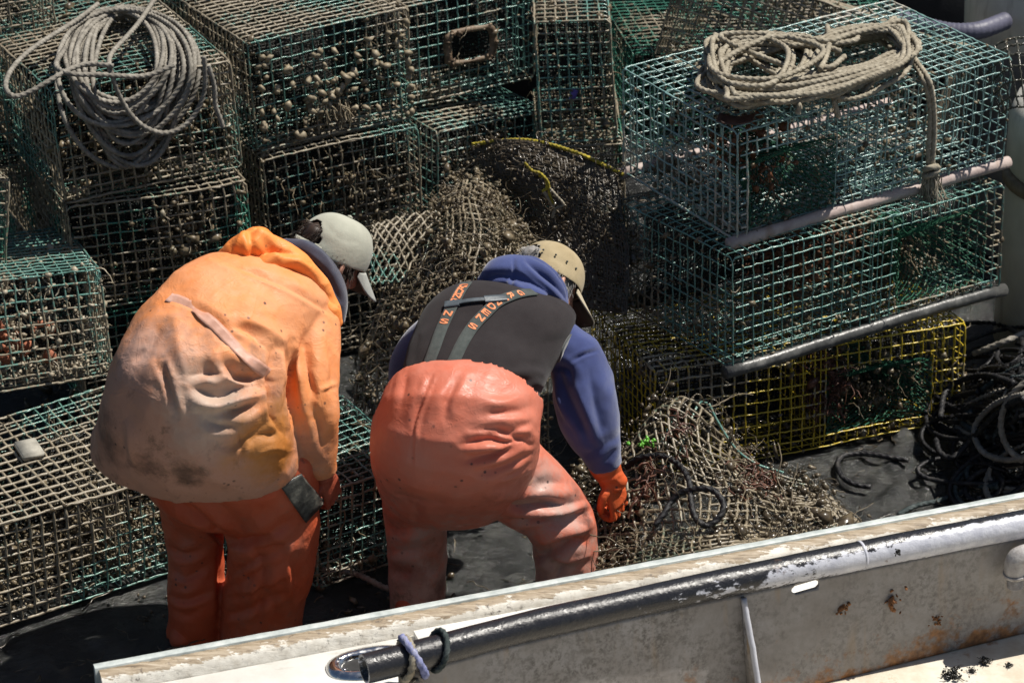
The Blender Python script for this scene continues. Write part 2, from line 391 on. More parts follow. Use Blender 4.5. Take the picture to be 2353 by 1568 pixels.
# left and middle columns
T('T1', (-1.489, 1.729, .834), (26.5, -.9, -1.8), (.626, 1.18, .397), 'muddy green trap draped with the hanging grey rope coil', lining=(.16,.5), mat=MW_MUD, foul=.6, debris=700, nodl=600, strands=70)
T('T1b', (-1.482, 1.722, .430), (23.2, -.5, -1.2), (.623, 1.18, .392), 'dark trap directly under the trap with the grey rope coil', lining=(.12,.4), mat=MW_GREEN, foul=.5, debris=400, nodl=350, strands=50)
T('T1c', (-1.47, 1.70, .012), (21.5, -.5, -.5), (.623, 1.18, .392), 'lowest trap of the stack behind the man in the orange jacket', lining=(.12,.4), mat=MW_GREEN, foul=.6, debris=500, nodl=450, strands=40)
T('T2', (-.876, 2.147, .844), (28.6, -1, -2), (.619, 1.18, .398), 'trap whose end panel is covered with tan sea squirts', lining=(.09,.3), mat=MW_MUD, foul=.55, debris=400, nodl=420, strands=40, r0=.0025)
T('T3', (-.862, 2.14, .430), (25.8, 3, -3), (.594, 1.18, .385), 'mud caked trap below the trap with the sea squirts', lining=(.09,.3), mat=MW_MUD, foul=.7, debris=300, nodl=420, strands=60)
T('T3b', (-.862, 2.15, .012), (25.0, 0, -1), (.594, 1.18, .385), 'bottom trap behind the pale cap', lining=(.2,), mat=MW_MUD, foul=.7, debris=200, nodl=200, strands=20)
T('T2u', (-.902, 2.72, 1.26), (29.6, 0, -1.9), (.614, 1.0, .385), 'green trap stacked behind and above the trap with the sea squirts', lining=(.15,), mat=MW_TEAL, foul=.35, debris=200, nodl=150, strands=10)
T('T4', (-.428, 2.605, .835), (28.3, -2, 0), (.60, 1.1, .372), 'green trap with a rusty oblong escape vent in its end panel', lining=(.13,.4), mat=MW_TEAL, foul=.42, debris=300, nodl=200, strands=30,
  openings=[(1, 0, .245, .415, .13, .235)])
T('T5', (-.27, 2.42, .42), (33, -2, 3), (.50, 1.1, .376), 'dark green trap just below the trap with the escape vent', lining=(.13,.4), mat=MW_TEAL, foul=.38, debris=300, nodl=200, strands=30)
T('T5b', (-.27, 2.45, .012), (31, 0, 0), (.50, 1.1, .385), 'bottom trap under the two green traps in the middle', lining=(.2,), mat=MW_GREEN, foul=.5, debris=200, nodl=100, strands=10)
T('T6', (.106, 2.36, .80), (-1, .9, -2), (.268, .6, .448), 'narrow upright green trap with a purple tag beside the pale top trap', lining=(.35,), mat=MW_TEAL, foul=.42, debris=200, nodl=220, strands=30)
T('T6b', (.12, 2.33, .40), (2, .9, 0), (.30, .6, .39), 'dark trap supporting the narrow upright green trap', lining=(.3,), mat=MW_GREEN, foul=.5, debris=200, nodl=100, strands=10)
T('T11', (-1.72, .30, .014), (33, .8, 1.3), (1.18, .588, .37), 'tan mud caked trap on the deck with a flat slab on its lid', lining=(.75,), mat=MW_MUD, foul=.72, r0=.0028, debris=1300, nodl=600, strands=60)
T('T10', (-2.36, 1.0, .40), (20, -9, .8), (1.10, .60, .36), 'fouled green trap crammed with shells at the left edge', lining=(.6,), mat=MW_TEAL, foul=.6, debris=900, nodl=700, strands=90, growth_mat=M_SHELL)
T('T13', (-.60, .60, .014), (30, .8, 0), (.36, .56, .335), 'low dark trap on the deck between the two men', lining=(.3,.7), mat=MW_TEAL, foul=.42, debris=350, nodl=250, strands=40)
T('T12', (-2.72, 1.12, .80), (22, -8, 9), (1.12, .58, .36), 'tilted blue green trap resting on the shell crammed trap', lining=(.3,.7), mat=MW_GREEN, foul=.5, debris=300, nodl=300, strands=30)
# behind
T('T17', (.55, 3.05, .86), (-20, -20, 12), (1.1, .6, .4), 'tan tilted trap behind the big hank of rope', mat=MW_MUD, foul=.8, debris=200, nodl=200, strands=60)
T('T17b', (.48, 3.2, .42), (8, 0, 0), (1.1, .6, .4), 'trap below the tan tilted trap at the back', lining=(.2,), mat=MW_GREEN, foul=.5, debris=100, nodl=0, strands=0)
T('T20', (-2.15, 2.2, 1.10), (26, 0, 0), (.6, 1.1, .38), 'trap behind the grey rope coil at the far left', lining=(.3,), mat=MW_MUD, foul=.6, debris=200, nodl=200, strands=20)
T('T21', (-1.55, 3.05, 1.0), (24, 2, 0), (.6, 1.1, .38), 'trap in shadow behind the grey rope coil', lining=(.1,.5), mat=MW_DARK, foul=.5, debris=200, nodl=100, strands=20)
T('T22', (-.28, 3.0, 1.20), (24, 2, 0), (.6, 1.1, .38), 'green trap above and behind the trap with the escape vent', lining=(.2,), mat=MW_TEAL, foul=.4, debris=100, nodl=100, strands=10)
T('T23', (-2.25, 2.0, .70), (24, 2, 0), (.6, 1.1, .38), 'trap below the far left trap behind the rope coil', lining=(.2,), mat=MW_MUD, foul=.6, debris=100, nodl=100, strands=10)
T('T24', (.10, 3.1, 1.02), (15, 2, 0), (.55, .9, .38), 'fouled trap behind the narrow upright trap', lining=(.2,), mat=MW_MUD, foul=.6, debris=200, nodl=200, strands=30)
# ------------------------------------------------------------------ back of the boat
s = Soup(); box_mesh(s, (-4.5, 4.6, -.1), (4.5, 4.7, 1.15), bev=.02)
o = obj('bulwark', s.me('bulwark', (0, 4.6, 0)), simple('dark bulwark paint', [(.3, (.012, .013, .016)), (.7, (.03, .03, .034))], 4, .5)); o.location = (0, 4.6, 0)
tag(o, 'dark far bulwark of the boat behind the traps', 'bulwark')
# ------------------------------------------------------------------ near rail: wooden coaming, white cap, steel pipe and plate
ZC = .45                                                # top of the coaming
A0 = PZ(215, 1530, ZC); A1 = PZ(2352, 1135, ZC)
RD = unit((A1-A0)[None])[0]; RN = np.array([RD[1], -RD[0], 0.0]); RU = np.array([0, 0, 1.0])   # along, towards the camera, up
def RP(a, n, z): return A0+RD*a+RN*n+RU*(z-ZC)
RL = 3.6
def sweep(profile, a0, a1, n=60, jit=0.0, g=rng, caps=True):
    """profile: list of (n, z) swept along the rail"""
    s = Soup(); al = np.linspace(a0, a1, n); k = len(profile(a0) if callable(profile) else profile)
    V = np.array([[RP(a, q[0]+g.normal()*jit, q[1]+g.normal()*jit) for q in (profile(a) if callable(profile) else profile)] for a in al]).reshape(-1, 3)
    i = np.arange(n-1)[:, None]*k; j = np.arange(k)[None]; nx = (j+1) % k
    Q = np.stack(np.broadcast_arrays(i+j, i+k+j, i+k+nx, i+nx), -1).reshape(-1, 4); s.add(V, Q)
    if caps:
        c0 = V[:k].mean(0); c1 = V[-k:].mean(0)
        s.add(np.concatenate([V[:k], [c0]]), None, [(j, (j+1) % k, k) for j in range(k)])
        s.add(np.concatenate([V[-k:], [c1]]), None, [((j+1) % k, j, k) for j in range(k)])
    return s
gun = empty('gunwale', RP(1.3, .1, 0), 'white painted wooden gunwale with worn brown coaming along the near side of the boat', 'gunwale')
GO = np.array(gun.location)
m = M('worn coaming wood', .6); e = (RD[0], RD[1])
vx = m.vec((1.2, 1.2, 1), (0, 0, -math.atan2(RD[1], RD[0])))
vs = m.vec((9, 110, 110), (0, 0, -math.atan2(RD[1], RD[0])))
nz = m.noise(1.0, 5, .7, vs, .6); n2 = m.noise(9, 4, .65)
brown = m.ramp(nz, [(.3, (.12, .085, .055)), (.45, (.28, .215, .14)), (.6, (.43, .355, .26)), (.74, (.56, .50, .41))])
white = m.ramp(m.noise(26, 5, .7), [(.3, (.50, .46, .39)), (.6, (.70, .67, .60))])
nl = m.noise(1.0, 5, .75, m.vec((16, 60, 60), (0, 0, -math.atan2(RD[1], RD[0]))))
x = m.math('ADD', m.math('MULTIPLY', m.math('SUBTRACT', nl, .5), 2.6), m.math('MULTIPLY', m.math('SUBTRACT', .4475, m.axis(2)), 60))
x = m.math('ADD', x, m.math('MULTIPLY', m.math('SUBTRACT', n2, .42), 2.2))
c = m.mix(m.ramp(x, [(.30, 0), (.42, 1)]), brown, white)
sp = m.math('MULTIPLY', m.ramp(m.noise(50, 5, .75), [(.56, 0), (.66, 1)]), m.ramp(m.noise(4, 3), [(.42, .1), (.6, .9)]))
m.color(m.mix(sp, c, (.07, .055, .045))); m.bump(nz, .5, .004); M_COAM = m.m
# gunwale parts carry world coordinates minus the gunwale origin
prof = [(.026, .453), (.040, .4525), (.054, .449), (.063, .441), (.069, .430), (.074, .416), (.078, .405), (.080, .37), (.026, .37)]
coam = obj('coaming', sweep(prof, .01, RL, 220, .0009, caps=True).me('coaming', GO), None, gun)
# shift of object coords: object space z = world z (gunwale sits at z 0)
coam.data.materials.clear(); coam.data.materials.append(M_COAM)
m = M('grey white strip', .4); m.color(m.ramp(m.noise(30, 4), [(.3, (.34, .38, .37)), (.6, (.52, .56, .54)), (.75, (.60, .62, .60))])); m.bump(m.noise(90, 3), .2)
obj('edge_strip', sweep([(-.002, .36), (-.002, .456), (.0, .458), (.021, .458), (.023, .456), (.023, .36)], 0, RL, 80, .0004).me('edge_strip', GO), m.m, gun)
m = M('white deck paint', .5); n = m.noise(7, 5, .6); base = m.ramp(n, [(.3, (.60, .585, .54)), (.6, (.76, .75, .71))])
spot = m.math('MULTIPLY', m.ramp(m.voro(16), [(.10, 1), (.2, 0)]), m.ramp(m.noise(8, 2), [(.55, 0), (.68, 1)]))
gr = m.ramp(m.noise(28, 4, .7, m.vec((.4, 1, 1), (0, 0, -.3))), [(.60, 0), (.75, .5)])
m.color(m.mix(spot, m.mix(gr, base, (.42, .39, .33)), (.24, .21, .15))); m.bump(m.noise(50, 4), .15, .002); M_CAPW = m.m
PIPE_Z = .52
pp = [PZ(x, y, PIPE_Z) for x, y in ((836, 1536), (1010, 1491), (1200, 1441), (1500, 1374), (1700, 1331), (2000, 1270), (2352, 1202), (2760, 1128))]
n_pipe = [float((p-A0)@RN) for p in pp]; NP = n_pipe[4]
LEDZ = .14; b0 = PZ(1882, 1568, LEDZ); b1 = PZ(2352, 1451, LEDZ)
_pa = np.array([float((p-A0)@RD) for p in pp]); _ba = np.array([float((q-A0)@RD) for q in (b0, b1)]); _bn = np.array([float((q-A0)@RN) for q in (b0, b1)])
def near_n(a, z):                                        # where the plate stands at height z
    top = np.interp(a, _pa, n_pipe)+.01; base = _bn[0]+(a-_ba[0])*(_bn[1]-_bn[0])/(_ba[1]-_ba[0])
    f = (PIPE_Z-.036-z)/(PIPE_Z-.036-LEDZ); n = top*(1-f)+base*f
    return n-.007 if a > _pa[0]+.12 else n+.10
obj('cap_board', sweep(lambda a: [(.0785, .410), (.0785, .4115), (near_n(a, .41), .4115), (near_n(a, .41), .39), (.0785, .39)], -.03, RL, 300).me('cap_board', GO, smooth=False), M_CAPW, gun)
bl = float((PZ(940, 1436, .42)-A0)@RD)
obj('raised_board', sweep(lambda a: [(.0815, .4120), (.0815, .4285), (.083, .430), (np.interp(a, _pa, n_pipe)-.10, .430), (np.interp(a, _pa, n_pipe)-.10, .4120)], bl, RL, 90, .0003).me('raised_board', GO, smooth=False), M_CAPW, gun)
obj('inner_planking', sweep([(-.001, .352), (.15, .352), (.13, -.2), (-.001, -.2)], -.02, RL, 30).me('inner_planking', GO, smooth=False), simple('grimy white planking', [(.3, (.2, .19, .17)), (.7, (.5, .49, .46))], 6, .6), gun)
s = Soup()
for (x, y) in ((985, 2226), (425, 2318)):
    c = PZ(x*.672, y*.672, .413); V0, T0 = ico(); s = Soup(); s.add(V0*np.array([.009, .009, .004])+c, None, T0); obj('screw_head', s.me('screw_head', GO), simple('galvanised screw', [(.3, (.25, .25, .24)), (.7, (.4, .4, .4))], 60, .4), gun)
# chrome hawse ring let into the cap
M_CHR = M('polished steel', .12).color((.62, .62, .62)); M_CHR.b.inputs['Metallic'].default_value = 1; M_CHR.rough(M_CHR.ramp(M_CHR.noise(40, 4), [(.4, .08), (.7, .35)])); M_CHR = M_CHR.m
hc = PZ(850, 1522, .414); s = Soup(); th = np.linspace(0, 2*math.pi, 40, endpoint=False)
hl, hw = .095, .050
ringc = np.array([hc+RD*(math.copysign(abs(math.cos(t))**.8, math.cos(t))*hl)+RN*(math.copysign(abs(math.sin(t))**.8, math.sin(t))*hw)+RU*.004 for t in th])
prof = [(-.024, .006), (-.022, -.004), (.0, .009), (.012, .006), (.021, -.004)]
rows = []
for t, c in zip(th, ringc):
    o = unit((c-hc-RU*.004)[None])[0]; rows.append([c+o*a+RU*b for a, b in ((.026, -.006), (.024, .001), (.012, .009), (-.002, .011), (-.014, .005), (-.019, -.02), (-.019, -.05))])
rows = np.array(rows); k = rows.shape[1]; nn = len(th)
i = np.arange(nn)[:, None]*k; i2 = (np.arange(nn)[:, None]+1) % nn*k; j = np.arange(k-1)[None]
s.add(rows.reshape(-1, 3), np.stack(np.broadcast_arrays(i+j, i+j+1, i2+j+1, i2+j), -1).reshape(-1, 4))
haw = obj('hawse_ring', s.me('hawse_ring', GO), M_CHR, gun)
s = Soup(); dk = ringc-np.array([0, 0, .0065])[None]; s.add(np.concatenate([dk*.0+hc+(dk-hc)*.8-RU*.0012*0, [hc]])-RU*.0, None, [(q, (q+1) % nn, nn) for q in range(nn)])
obj('hawse_shade', s.me('hawse_shade', GO), simple('hawse shadow', [(.3, (.01, .01, .01)), (.7, (.03, .03, .03))]), haw)  # dark disc painted for the shade inside the ring
for t in (.55, 2.55, 3.75):
    c = hc+RD*math.cos(t)*hl*1.0+RN*math.sin(t)*hw*1.0+RU*.0145; s = Soup(); V0, T0 = ico(); s.add(V0*np.array([.008, .008, .003])+c, None, T0); obj('screw', s.me('screw', GO), M_CHR, haw)
tag(gun, 'white painted wooden gunwale with worn brown coaming along the near side of the boat', 'gunwale')

# steel pipe rail
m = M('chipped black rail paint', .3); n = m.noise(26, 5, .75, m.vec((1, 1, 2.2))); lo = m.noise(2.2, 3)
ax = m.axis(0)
wear_sky = m.math('ADD', m.math('MULTIPLY', m.math('SUBTRACT', n, .5), 1.1), m.math('MULTIPLY', m.math('SUBTRACT', lo, .45), 1.0))
wear_sky = m.math('ADD', wear_sky, m.math('MULTIPLY', m.math('SUBTRACT', 0.018, m.attr('foul')), -.75))  # adds the painted sky light to the chipping
c = m.mix(m.ramp(wear_sky, [(.50, 0), (.56, 1)]), (.018, .018, .021), m.ramp(m.noise(30, 3), [(.3, (.42, .43, .49)), (.7, (.58, .59, .64))]))
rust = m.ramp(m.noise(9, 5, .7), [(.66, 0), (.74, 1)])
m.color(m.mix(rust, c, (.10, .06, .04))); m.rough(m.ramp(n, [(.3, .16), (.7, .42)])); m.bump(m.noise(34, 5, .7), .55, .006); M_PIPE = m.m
pc = spline(pp, 160); g = np.random.default_rng(5)
prad = .0405
s = Soup(); NS = 40; t_ = unit(np.gradient(pc, axis=0)); B_ = unit(np.cross(t_, np.array([0, 0, 1.]))); U_ = np.cross(B_, t_)
th = np.linspace(0, 2*math.pi, NS, endpoint=False); pn = SmoothNoise(g, 10, (8, 40), 1)
V = pc[:, None]+prad*(np.cos(th)[None, :, None]*B_[:, None]+np.sin(th)[None, :, None]*U_[:, None]); V = V.reshape(-1, 3)
V = V+unit(V-np.repeat(pc, NS, 0))*(pn(V)*.0007)
i = np.arange(len(pc)-1)[:, None]*NS; j = np.arange(NS)[None]; Q = np.stack(np.broadcast_arrays(i+j, i+(j+1) % NS, i+NS+(j+1) % NS, i+NS+j), -1).reshape(-1, 4)
# sky light painted as pale grey on the wharf side, more towards the right
sky_wear = np.clip(-np.cos(th-2.6)[None]*.0+np.clip(np.cos(th-.05), 0, 1)[None]**.7*np.clip(np.linspace(-.35, 1.5, len(pc)), 0, 1.25)[:, None], -.2, 1).ravel()
sky_wear += (np.abs(np.linspace(0, 1, len(pc))-.075) < .05).repeat(NS)*.45*np.clip(np.sin(th-.2), 0, 1)[None].repeat(len(pc), 0).ravel()
s.add(V, Q, None, sky_wear)
rim = V[:NS]; inner = pc[0]+(rim-pc[0])*.84; deep = inner+t_[0]*.25
s.add(np.concatenate([rim, inner, deep]), [(q+NS, (q+1) % NS+NS, (q+1) % NS, q) for q in range(NS)]+[(q+2*NS, (q+1) % NS+2*NS, (q+1) % NS+NS, q+NS) for q in range(NS)], None, .6)
pipe = empty('pipe_rail', pc[20], 'long black painted steel pipe rail with chipped paint and an open end', 'pipe rail'); PO = np.array(pipe.location)
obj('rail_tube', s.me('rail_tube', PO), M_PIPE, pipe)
for k in (112,):
    s = Soup(); tube(s, np.array([pc[k]-t_[k]*.004, pc[k]+t_[k]*.004]), prad+.0008, 32, 1.2); obj('weld_bead', s.me('weld_bead', PO), M_PIPE, pipe)

# steel plate under the pipe
LEDZ = .14
topn = [(pc[k]-np.array([0, 0, prad*.8]))+RN*.018 for k in (12, 159)]
b0 = PZ(1882, 1568, LEDZ); b1 = PZ(2352, 1451, LEDZ); bd = (b1-b0)/np.linalg.norm(b1-b0)
m = M('rusty grey plate', .5); z = m.axis(2); n = m.noise(6, 5, .65); nf = m.noise(60, 4, .75)
base = m.ramp(m.noise(4, 5, .7), [(.28, (.19, .17, .155)), (.5, (.25, .235, .225)), (.7, (.33, .32, .32))])
grime = m.math('MULTIPLY', m.ramp(nf, [(.44, 0), (.60, 1)]), m.ramp(m.noise(5, 4, .7), [(.40, .15), (.60, .95)]))
c = m.mix(grime, base, (.10, .092, .085)); c = m.mix(m.math('MULTIPLY', m.ramp(m.noise(14, 6, .8), [(.55, 0), (.64, .8)]), m.ramp(m.noise(2.5, 2), [(.45, 0), (.6, 1)])), c, (.07, .066, .062))
streak = m.ramp(m.noise(1, 4, .6, m.vec((22, 22, 2.2))), [(.56, 0), (.72, .75)])
c = m.mix(m.math('MULTIPLY', streak, m.ramp(m.noise(3, 2), [(.42, 0), (.6, 1)])), c, (.30, .20, .10))
rl = m.math('ADD', m.math('MULTIPLY', m.math('SUBTRACT', .12, z), 3.2), m.math('MULTIPLY', m.math('SUBTRACT', m.noise(11, 5, .7), .5), 2.6))
c = m.mix(m.ramp(rl, [(.16, 0), (.5, 1)]), c, m.ramp(m.noise(40, 4), [(.3, (.10, .045, .02)), (.7, (.34, .16, .06))]))
m.color(c); m.bump(m.noise(30, 5, .7), .35, .004); M_PLATE = m.m
nA, nZ = 150, 26
pbase = lambda a: b0+bd*a
V = []
for a in np.linspace(0, 1, nA):
    k = 10+a*(159-10); p_t = pc[int(k)]*(1-(k % 1))+pc[min(159, int(k)+1)]*(k % 1); p_t = p_t-np.array([0, 0, prad*.9])+RN*.01
    pb = b0+bd*((p_t-b0)@bd)
    for f in np.linspace(0, 1, nZ): V.append(p_t*(1-f)+pb*f)
V = np.array(V)
i = np.arange(nA-1)[:, None]*nZ; j = np.arange(nZ-1)[None]; Q = np.stack(np.broadcast_arrays(i+j, i+j+1, i+nZ+j+1, i+nZ+j), -1).reshape(-1, 4)
s = Soup(); s.add(V, Q); pl = empty('steel_plate', V[nZ*75+nZ-1], 'grey steel bulwark plate with rust streaks and an oblong slot under the pipe rail', 'steel plate'); PLO = np.array(pl.location)
po = obj('plate', s.me('plate', PLO), M_PLATE, pl)
pn_ = unit(np.cross(V[nZ*100]-V[nZ*20], V[nZ*60+nZ-1]-V[nZ*60])[None])[0]
if pn_@(CAM-V[0]) < 0: pn_ = -pn_
def on_plate(px, py, off=0.0):
    d = ray(px, py); p0 = V[nZ*90+8]; t = ((p0-CAM)@pn_)/(d@pn_); q = CAM+d*t
    # the plate is slightly twisted: take the nearest grid vertex plane depth
    k = np.argmin(((proj(V)-np.array([px, py]))**2).sum(1)); t = ((V[k]-CAM)@pn_)/(d@pn_); return CAM+d*t+pn_*off
so_ = po.modifiers.new('thick', 'SOLIDIFY'); so_.thickness = .009; so_.offset = 0
hA, hB = on_plate(1826, 1352), on_plate(1871, 1340)
cut = Soup(); hx = unit((hB-hA)[None])[0]; hy = np.cross(pn_, hx); rr = .0125; ol = []
for t in np.linspace(0, 2*math.pi, 28, endpoint=False):
    c0 = hB if math.cos(t) > 0 else hA; ol.append(c0+hx*rr*math.cos(t)*1.0+hy*(rr*math.sin(t)+.0012*math.sin(5*t)))
ol = np.array(ol); n = len(ol)
cut.add(np.concatenate([ol-pn_*.06, ol+pn_*.06]), [(q, (q+1) % n, (q+1) % n+n, q+n) for q in range(n)]); cme = cut.me('slot_cutter', PLO)
bm = bmesh.new(); bm.from_mesh(cme); bmesh.ops.holes_fill(bm, edges=bm.edges[:]); bmesh.ops.recalc_face_normals(bm, faces=bm.faces[:]); bm.to_mesh(cme); bm.free()
co_ = bpy.data.objects.new('slot_cutter', cme); COL.objects.link(co_); co_.location = PLO
bo = po.modifiers.new('slot', 'BOOLEAN'); bo.object = co_; bo.operation = 'DIFFERENCE'; bo.solver = 'EXACT'
bpy.context.view_layer.update(); dg = bpy.context.evaluated_depsgraph_get()
newme = bpy.data.meshes.new_from_object(po.evaluated_get(dg)); po.modifiers.clear(); po.data = newme; bpy.data.objects.remove(co_)
newme.materials.clear(); newme.materials.append(M_PLATE)
# gusset
M_PALE = simple('pale grey paint', [(.3, (.36, .37, .42)), (.7, (.52, .53, .58))], 14, .45, (40, .4))
g0, g1 = on_plate(1703, 1368, .002), on_plate(1716, 1560, .002); s = Soup()
out1 = g1+pn_*.075; out0 = g0+pn_*.012
def slab(s, quad, n, th):
    q = np.array(quad); s.add(np.concatenate([q-n*th/2, q+n*th/2]), [(0, 1, 2, 3), (7, 6, 5, 4), (0, 4, 5, 1), (1, 5, 6, 2), (2, 6, 7, 3), (3, 7, 4, 0)])
gn = unit(np.cross(g1-g0, pn_)[None])[0]
low = (g1-g0)*.35; slab(s, [g0, g1+low, out1+low+pn_*.02, out0], gn, .010); obj('gusset', s.me('gusset', PLO, smooth=False), M_PLATE, pl)
s = Soup(); tube(s, spline([out0, out0*.5+out1*.5+pn_*.004, out1, out1+low+pn_*.02], 24)+rng.normal(size=(24, 3))*.0006, .0085, 10); obj('gusset_bead', s.me('gusset_bead', PLO), M_PALE, pl)
M_RUST = simple('rust', [(.3, (.07, .03, .015)), (.55, (.20, .085, .03)), (.75, (.34, .16, .06))], 40, .85, (60, 1))
V0, T0 = ico()
for (x, y, r) in ((1930, 1394, .019), (2047, 1378, .022), (2146, 1420, .015)):
    c = on_plate(x, y, .003); s = Soup(); lumps(s, np.array([c]), [r*.75], squash=(1, 1, .6)); lumps(s, c+rng.normal(size=(30, 3))*r*.6, np.full(30, r*.25))
    obj('rusty_bolt', s.me('rusty_bolt', PLO), M_RUST, pl)
    # the streak that has run down from the bolt: a stain sheet 1 mm proud of the plate
    dn = unit((on_plate(x-4, y+60)-on_plate(x, y))[None])[0]; sd = np.cross(pn_, dn); n = 14; s = Soup(); Ls = r*rng.uniform(5, 8)
    L_ = [c+pn_*-.0005+dn*Ls*f-sd*r*.5*(1-f*.5)*(1+.3*rng.normal()) for f in np.linspace(0, 1, n)]; R_ = [c+pn_*-.0005+dn*Ls*f+sd*r*.5*(1-f*.5)*(1+.3*rng.normal()) for f in np.linspace(0, 1, n)]
    s.add(np.array(L_+R_), [(q, q+1, n+q+1, n+q) for q in range(n-1)])
    ms = M('rust run', .8); ms.color(ms.ramp(ms.noise(40, 4), [(.3, (.22, .12, .06)), (.7, (.36, .25, .15))])); ms.l(ms.ramp(ms.noise(1, 4, .7, ms.vec((60, 60, 12))), [(.42, 0), (.6, .8)]), ms.b.inputs['Alpha'])
    obj('rust_run', s.me('rust_run', PLO), ms.m, pl)
# elbow fitting on the plate
m = M('pitted grey casting', .6); m.color(m.ramp(m.noise(30, 5, .7), [(.3, (.22, .20, .19)), (.55, (.40, .38, .37)), (.75, (.55, .53, .51))])); m.bump(m.noise(70, 4, .7), .8, .004); M_CAST = m.m
elb = empty('pipe_elbow', on_plate(2310, 1300, .05), 'pitted grey pipe elbow with threaded lower end on the steel plate', 'pipe elbow'); EO = np.array(elb.location)
e_ = [on_plate(x, y, o) for x, y, o in ((2420, 1236, .055), (2352, 1254, .055), (2330, 1257, .055), (2313, 1266, .055), (2308, 1284, .055), (2308, 1296, .055))]
s = Soup(); tube(s, spline(e_[1:], 20), .031, 24, .5); obj('bend', s.me('bend', EO), M_CAST, elb)
s = Soup(); tube(s, np.array([e_[-1], e_[-1]+(e_[-1]-e_[-2])*.55]), .034, 24); obj('collar', s.me('collar', EO), M_CAST, elb)
s = Soup(); tube(s, np.array([e_[1]-(e_[1]-e_[2])*.2, e_[1]+(e_[1]-e_[2])*.25]), .036, 24); obj('collar', s.me('collar', EO), M_CAST, elb)
s = Soup(); dnv = unit((e_[-1]-e_[-2])[None])[0]; k = np.linspace(.0, .05, 40); tube(s, e_[-1]+dnv[None]*k[:, None], .0225+.0012*np.sin(k*1500), 20); obj('threaded_end', s.me('threaded_end', EO), M_CAST, elb)
s = Soup(); tube(s, spline([e_[1], e_[0], e_[0]+(e_[0]-e_[1])*3], 20), .030, 20); obj('supply_pipe', s.me('supply_pipe', EO), M_CAST, elb)
# ledge at the foot of the plate
m = M('rusted white ledge', .55); n = m.noise(4, 5, .7); c = m.ramp(n, [(.3, (.46, .37, .26)), (.55, (.66, .62, .52)), (.75, (.74, .73, .68))])
r_ = m.ramp(m.noise(8, 6, .7), [(.55, 0), (.68, 1)]); c = m.mix(r_, c, m.ramp(m.noise(30, 4), [(.3, (.22, .09, .03)), (.7, (.50, .29, .13))]))
m.color(c); m.bump(m.noise(22, 5), .4, .004)
s = Soup(); q0 = b0-bd*3.0; q1 = b0+bd*3.0; s.add(np.array([q0, q1, q1+RN*1.6, q0+RN*1.6])-np.array([0, 0, .003]), [(0, 3, 2, 1)]); s.add(np.array([q0, q1, q1+RN*1.6, q0+RN*1.6])-np.array([0, 0, .15]), [(0, 1, 2, 3)])
lo = obj('ledge', s.me('ledge', b0, smooth=False), m.m); lo.location = tuple(b0); tag(lo, 'rust stained white steel ledge at the foot of the grey plate', 'ledge')
for (x, y, sz, lab) in ((2189, 1545, .030, 'largest black weed clump on the rusty ledge'), (2262, 1516, .02, 'black weed clump lying in the shadow strip on the ledge'), (2232, 1538, .014, 'small black weed scrap beside the largest clump on the ledge'), (2318, 1526, .012, 'black weed scrap on the ledge at the right edge')):
    c = PZ(x, y, LEDZ+sz*.25); s = Soup(); g = np.random.default_rng(int(x)); lumps(s, g.normal(size=(60, 3))*np.array([sz*.45, sz*.35, sz*.2]), g.uniform(.08, .22, 60)*sz, g=g)
    for k in range(12):
        st = strand(g, g.normal(size=3)*sz*.2, sz*1.1, sz*.2, .0, .3, [g.normal(), g.normal(), -.05]); st[:, 2] = np.maximum(st[:, 2], -sz*.2); tube(s, st, sz*.05, 3, cap=False)
    o = obj('weed_clump', s.me('weed_clump'), simple('black weed', [(.3, (.006, .006, .006)), (.7, (.03, .03, .028))], 40, .25)); o.location = tuple(c); tag(o, lab, 'weed clump', 'weed scraps on the rail and ledge')
for (x, y, z, lab) in ((1991, 1249, .458, 'black weed scrap on the coaming above the slot'), (2062, 1269, PIPE_Z+prad, 'black weed scrap stuck on the pipe rail'), (2237, 1202, .456, 'tiny dark crumb on the coaming')):
    c = PZ(x, y, z); s = Soup(); g = np.random.default_rng(int(x)); lumps(s, g.normal(size=(26, 3))*.004, g.uniform(.002, .0045, 26), g=g)
    o = obj('weed_scrap', s.me('weed_scrap'), simple('black weed', [(.3, (.006, .006, .006)), (.7, (.03, .03, .028))], 40, .25)); o.location = tuple(c); tag(o, lab, 'weed scrap', 'weed scraps on the rail and ledge')

# ropes lashed round the pipe near its open end
def rope_obj(name, pts, r, mat, label, cat='rope', group=None, n=None, wob=.0, sides=9, seed=1, raw=False, parent=None):
    g = np.random.default_rng(seed); pts = np.asarray(pts, float)
    L = np.linalg.norm(np.diff(pts, axis=0), axis=1).sum(); n = n or max(8, int(L/(r*.9)))
    C = pts if raw else spline(pts, n)
    if wob: C = C+SmoothNoise(g, 6, (10, 40))(C)*wob
    s = Soup(); tube(s, C, r, sides, 0, twist=2*math.pi/(r*7.5), lobes=3, lobe=.16)
    o0 = C.mean(0) if parent is None else np.array(parent.location)
    o = obj(name, s.me(name, o0), mat, parent)
    if parent is None: o.location = tuple(o0); tag(o, label, cat, group)
    return o
def pipe_wrap(px_s, lean, r, gap, turns=1.0, th0=-1.0, spread=0.0):
    k0 = int(np.argmin(((proj(pc)-np.array(px_s))**2).sum(1))); out = []
    for f in np.linspace(0, 1, int(40*turns)):
        a = th0+f*2*math.pi*turns; al = lean*math.sin(a)+spread*f
        c = pc[k0]+t_[k0]*al; out.append(c+(prad+r+gap)*(math.cos(a)*B_[k0]+math.sin(a)*U_[k0]))
    return np.array(out)
rope_obj('lashing', pipe_wrap((930, 1512), .012, .0105, .001, 1.0, -1.2, .01), .0105, M_ROPE, 'tan rope lashed round the open end of the pipe rail', 'rope', 'ropes lashed round the pipe end', raw=False)
